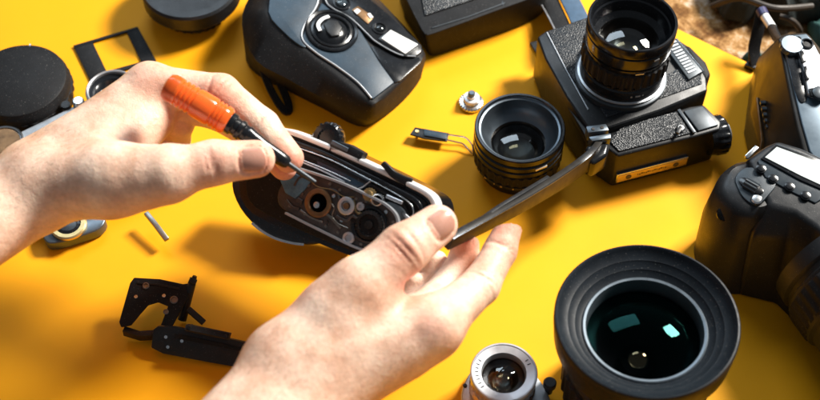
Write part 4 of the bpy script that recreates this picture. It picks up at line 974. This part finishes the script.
# forearm / wrist
Hn.c((-150, 292, 84), (26, 188, 74), 27, 21, 10)
Hn.c((-150, 310, 84), (26, 204, 74), 27, 22, 12)
# carpus and metacarpals (back of the hand)
Hn.c((36, 179, 78), (150, 84, 86), 19, 13.5, 12)
Hn.c((36, 181, 72), (138, 98, 72), 20, 15, 12)
Hn.c((35, 175, 66), (126, 112, 58), 22, 15, 12)
Hn.c((40, 190, 62), (118, 132, 46), 22, 14, 12)
# thumb base and web
Hn.c((50, 186, 80), (118, 178, 92), 24, 21.5, 12)
Hn.c((100, 160, 78), (150, 118, 78), 22, 16, 12)
Hn.c((112, 182, 90), (166, 174, 97), 21, 16, 10)
index = [(150, 86, 86), (221, 93, 92), (262, 126, 84), (289, 158, 78)]
thumb = [(150, 177, 96), (168, 174, 98), (214, 162.5, 99), (256, 159, 97)]
Hn.finger(index, [14, 12.0, 10.8, 9.4], 3.5, 7)
Hn.finger(thumb, [17.5, 16.2, 13.0, 11.6], 5, 7)
Hn.finger([(140, 100, 72), (214, 112, 66), (256, 138, 60), (284, 167, 62)], [13, 10.5, 9.2, 8.6], 3.5)
Hn.finger([(128, 112, 58), (178, 122, 60), (176, 140, 42), (150, 152, 34)], [13, 10.4, 9.2, 8.2], 3.5)
Hn.finger([(120, 130, 46), (158, 142, 46), (150, 158, 32), (132, 162, 28)], [12, 9, 8, 7.2], 3.5)
def jp(pts, i, t): return PL(*pts[i]).lerp(PL(*pts[i+1]), t)
def crs(Hd, pts, rads, i, t, amp, w, Rr, side=1.0, off=None):
    a, b_ = PL(*pts[i]), PL(*pts[i+1]); d = (b_-a).normalized(); q = a.lerp(b_, t); rr = rads[i]+(rads[i+1]-rads[i])*t
    n = toCam(q); n = (n-d*n.dot(d)).normalized(); s_ = d.cross(n)
    if off: n = (n+s_*off).normalized()
    Hd.crease.append((q+n*rr*side, d, amp, w, Rr)); return q+n*rr
tr_ = [17.5, 16.2, 13.0, 11.6]
for dt, am in ((-.12, 1.0), (.0, 1.6), (.09, 1.3)): crs(Hn, thumb, tr_, 1, .93+dt*.8 if .93+dt*.8 < 1 else 1, am, 1.0, 9)
crs(Hn, thumb, tr_, 2, .06, .9, 1.0, 9); crs(Hn, thumb, tr_, 2, .14, .5, .9, 8)
ir_ = [14, 12.0, 10.8, 9.4]
for i, t_, am in ((0, .93, 1.0), (1, .0, 1.3), (1, .10, .9), (1, .92, 1.2), (1, 1.0, 1.3), (2, .12, .8)): crs(Hn, index, ir_, i, t_, am, .9, 9, off=-.3)
# fold of the web between thumb and index finger
Hn.crease.append((PL(172, 122, 96), None, -1.2, 0, 10)); Hn.crease.append((PL(166, 146, 100), (PL(172, 120, 90)-PL(150, 150, 100)).normalized().cross(Z), .9, 1.6, 12))
Hn.crease.append((PL(150, 78, 98), None, -1.5, 0, 10))
for q, am in ((PL(256, 160, 108), .5), (PL(292, 160, 84), .5), (PL(215, 160, 110), .3), (PL(150, 78, 98), .3), (PL(165, 140, 98), .55), (PL(222, 90, 100), .3), (PL(284, 168, 66), .5)): Hn.flush.append((q, 13, min(.9, am*1.5)))
c_ = PL(*thumb[3])+(PL(*thumb[2])-PL(*thumb[3])).normalized()*2.5; fw = (PL(*thumb[3])-PL(*thumb[2])).normalized()
nn = (toCam(c_)*.9+Vector((.35, 0, 0))).normalized(); nn = (nn-fw*nn.dot(fw)).normalized()
nc = Hn.surf(c_, nn); nail(lt, nc, fw, nn, 14.5, 15, 9.8); Hn.nails.append((nc, fw, fw.cross(nn), nn, 14.5, 15))
Hn.build(lt, 'hand', (PL(-95, 200, 70).x, PL(0, 262, 40).y-25, 18+LIFT), (PL(306, 150, 80).x+6, PL(160, 60, 90).y+22, 128+LIFT), 1.15)

# right hand
rt = thing('person', 'hand and arm from the bottom edge, thumb pressed on the black bracket arm', 'person', PL(270, 400, 50))
H2 = Hand()
H2.c((170, 520, 62), (292, 376, 60), 33, 27, 10)
H2.c((210, 540, 62), (312, 388, 56), 33, 26, 12)
# palm / back
H2.c((292, 366, 62), (356, 300, 76), 27, 21, 12)
H2.c((300, 372, 60), (434, 326, 66), 26, 15.5, 12)
H2.c((310, 378, 56), (418, 335, 60), 27, 18, 14)
H2.c((300, 360, 40), (396, 326, 40), 26, 16, 12)
H2.c((340, 330, 66), (392, 322, 58), 25, 15, 12)
H2.c((330, 380, 50), (400, 352, 50), 22, 14, 14)
th2 = [(340, 312, 76), (362, 288, 84), (403, 250, 92), (437, 225, 92)]
H2.finger(th2, [20, 17.5, 14.4, 12.2], 5, 9)
ix2 = [(434, 326, 66), (480, 286, 58), (500, 251, 58), (509, 226, 62)]
H2.finger(ix2, [15.5, 11.6, 10.0, 8.6], 3.5)
H2.finger([(410, 326, 46), (448, 288, 34), (464, 262, 38), (466, 238, 50)], [14, 11, 9.8, 8.6], 3.5)
H2.finger([(396, 332, 38), (424, 302, 22), (434, 280, 26), (434, 260, 34)], [13, 10.5, 9.4, 8.2], 3.5)
H2.finger([(384, 334, 34), (406, 312, 20), (414, 296, 22), (416, 282, 28)], [12, 9, 8, 7], 3.5)
H2.crease.append((PL(264, 352, 58), None, -3.5, 0, 11))       # wrist bone
t2r = [20, 17.5, 14.4, 12.2]
for i, t_, am, w in ((1, .80, .9, 1.0), (1, .89, 1.7, 1.1), (1, 1.0, 1.5, 1.1), (2, .12, 1.1, 1.0)): crs(H2, th2, t2r, i, t_, am, w, 12)
for i, t_, am in ((0, .92, 1.0), (1, .0, 1.4), (1, .12, .9), (1, .92, 1.2), (2, .06, 1.2), (2, .2, .6)): crs(H2, ix2, [15.5, 11.6, 10.0, 8.6], i, t_, am, .9, 9)
H2.crease.append((PL(402, 286, 80), (PL(440, 296, 60)-PL(400, 286, 80)).normalized().cross(Z), 1.4, 1.6, 12))
# tendons and knuckle relief on the back of the hand
for a_, b_ in (((312, 352, 88), (348, 300, 92)), ((325, 360, 84), (420, 322, 88))):
    for k in range(7):
        H2.crease.append((PL(*a_).lerp(PL(*b_), k/6), None, -.7, 0, 6))
H2.crease.append((PL(434, 316, 88), None, -1.6, 0, 11)); H2.crease.append((PL(356, 296, 94), None, -1.0, 0, 10))
for q, am in ((PL(438, 222, 104), .4), (PL(404, 250, 106), .3), (PL(506, 230, 64), .5), (PL(436, 318, 88), .3), (PL(466, 240, 58), .5), (PL(404, 290, 80), .5), (PL(300, 300, 80), .2)): H2.flush.append((q, 14, min(.9, am*1.5)))
fw = (PL(*th2[3])-PL(*th2[2])).normalized(); c_ = PL(*th2[3])-fw*2.0; nn = (toCam(c_)+Vector((.18, 0, 0))); nn = (nn-fw*nn.dot(fw)).normalized()
nc = H2.surf(c_, nn); nail(rt, nc, fw, nn, 15.5, 15.5, 10.5); H2.nails.append((nc, fw, fw.cross(nn), nn, 15.5, 15.5))
H2.build(rt, 'hand', (PL(215, 400, 60).x-40, PL(300, 400, 60).y-80, 6+LIFT), (PL(520, 230, 60).x+6, PL(440, 212, 95).y+10, 116+LIFT), 1.2)

def arm_hair(parent, hand, a0, a1, rad, n, seed):
    """short thin hairs rooted on the skin"""
    rg_ = random.Random(seed); b = MB(); ax = (a1-a0).normalized(); x, y, _ = basis(ax)
    for i in range(n):
        c = a0.lerp(a1, rg_.random()); th = rg_.uniform(0, 2*math.pi); d = x*math.cos(th)+y*math.sin(th)
        if d.z < -.1: continue
        p = hand.surf2(c, d, rad); dr2 = (ax*1.0+Vector((rg_.uniform(-.5, .5), rg_.uniform(-.6, .3), 0))).normalized(); L = rg_.uniform(4, 9)
        sd = d.cross(dr2).normalized()*.055; pts = [p-d*.3, p+dr2*L*.5+d*.9, p+dr2*L+d*.7]
        for k in range(2):
            w0 = 1-k*.4; w1 = .6-k*.55
            b.add([pts[k]-sd*w0, pts[k]+sd*w0, pts[k]+d*.07*w0, pts[k+1]-sd*w1, pts[k+1]+sd*w1, pts[k+1]+d*.07*w1], [(0, 1, 4, 3), (1, 2, 5, 4), (2, 0, 3, 5)])
    o = b.build('arm_hair', M['hair'], parent); o['kind'] = 'stuff'; return o
M['hair'] = mat('brown_arm_hair', (.10, .05, .025), .5)
def _surf2(s, c, n, mx):
    ts = np.arange(4, mx, .15, dtype=np.float32); q = (np.array(c)[None]+ts[:, None]*np.array(n)[None]).astype(np.float32)
    v = s.fn(q); return c+n*float(ts[np.argmax(v > 0)] if (v > 0).any() else ts[-1])
Hand.surf2 = _surf2
arm_hair(lt, Hn, PL(-60, 242, 76), PL(90, 162, 74), 50, 420, 5)
arm_hair(rt, H2, PL(225, 455, 60), PL(300, 365, 62), 55, 260, 8)
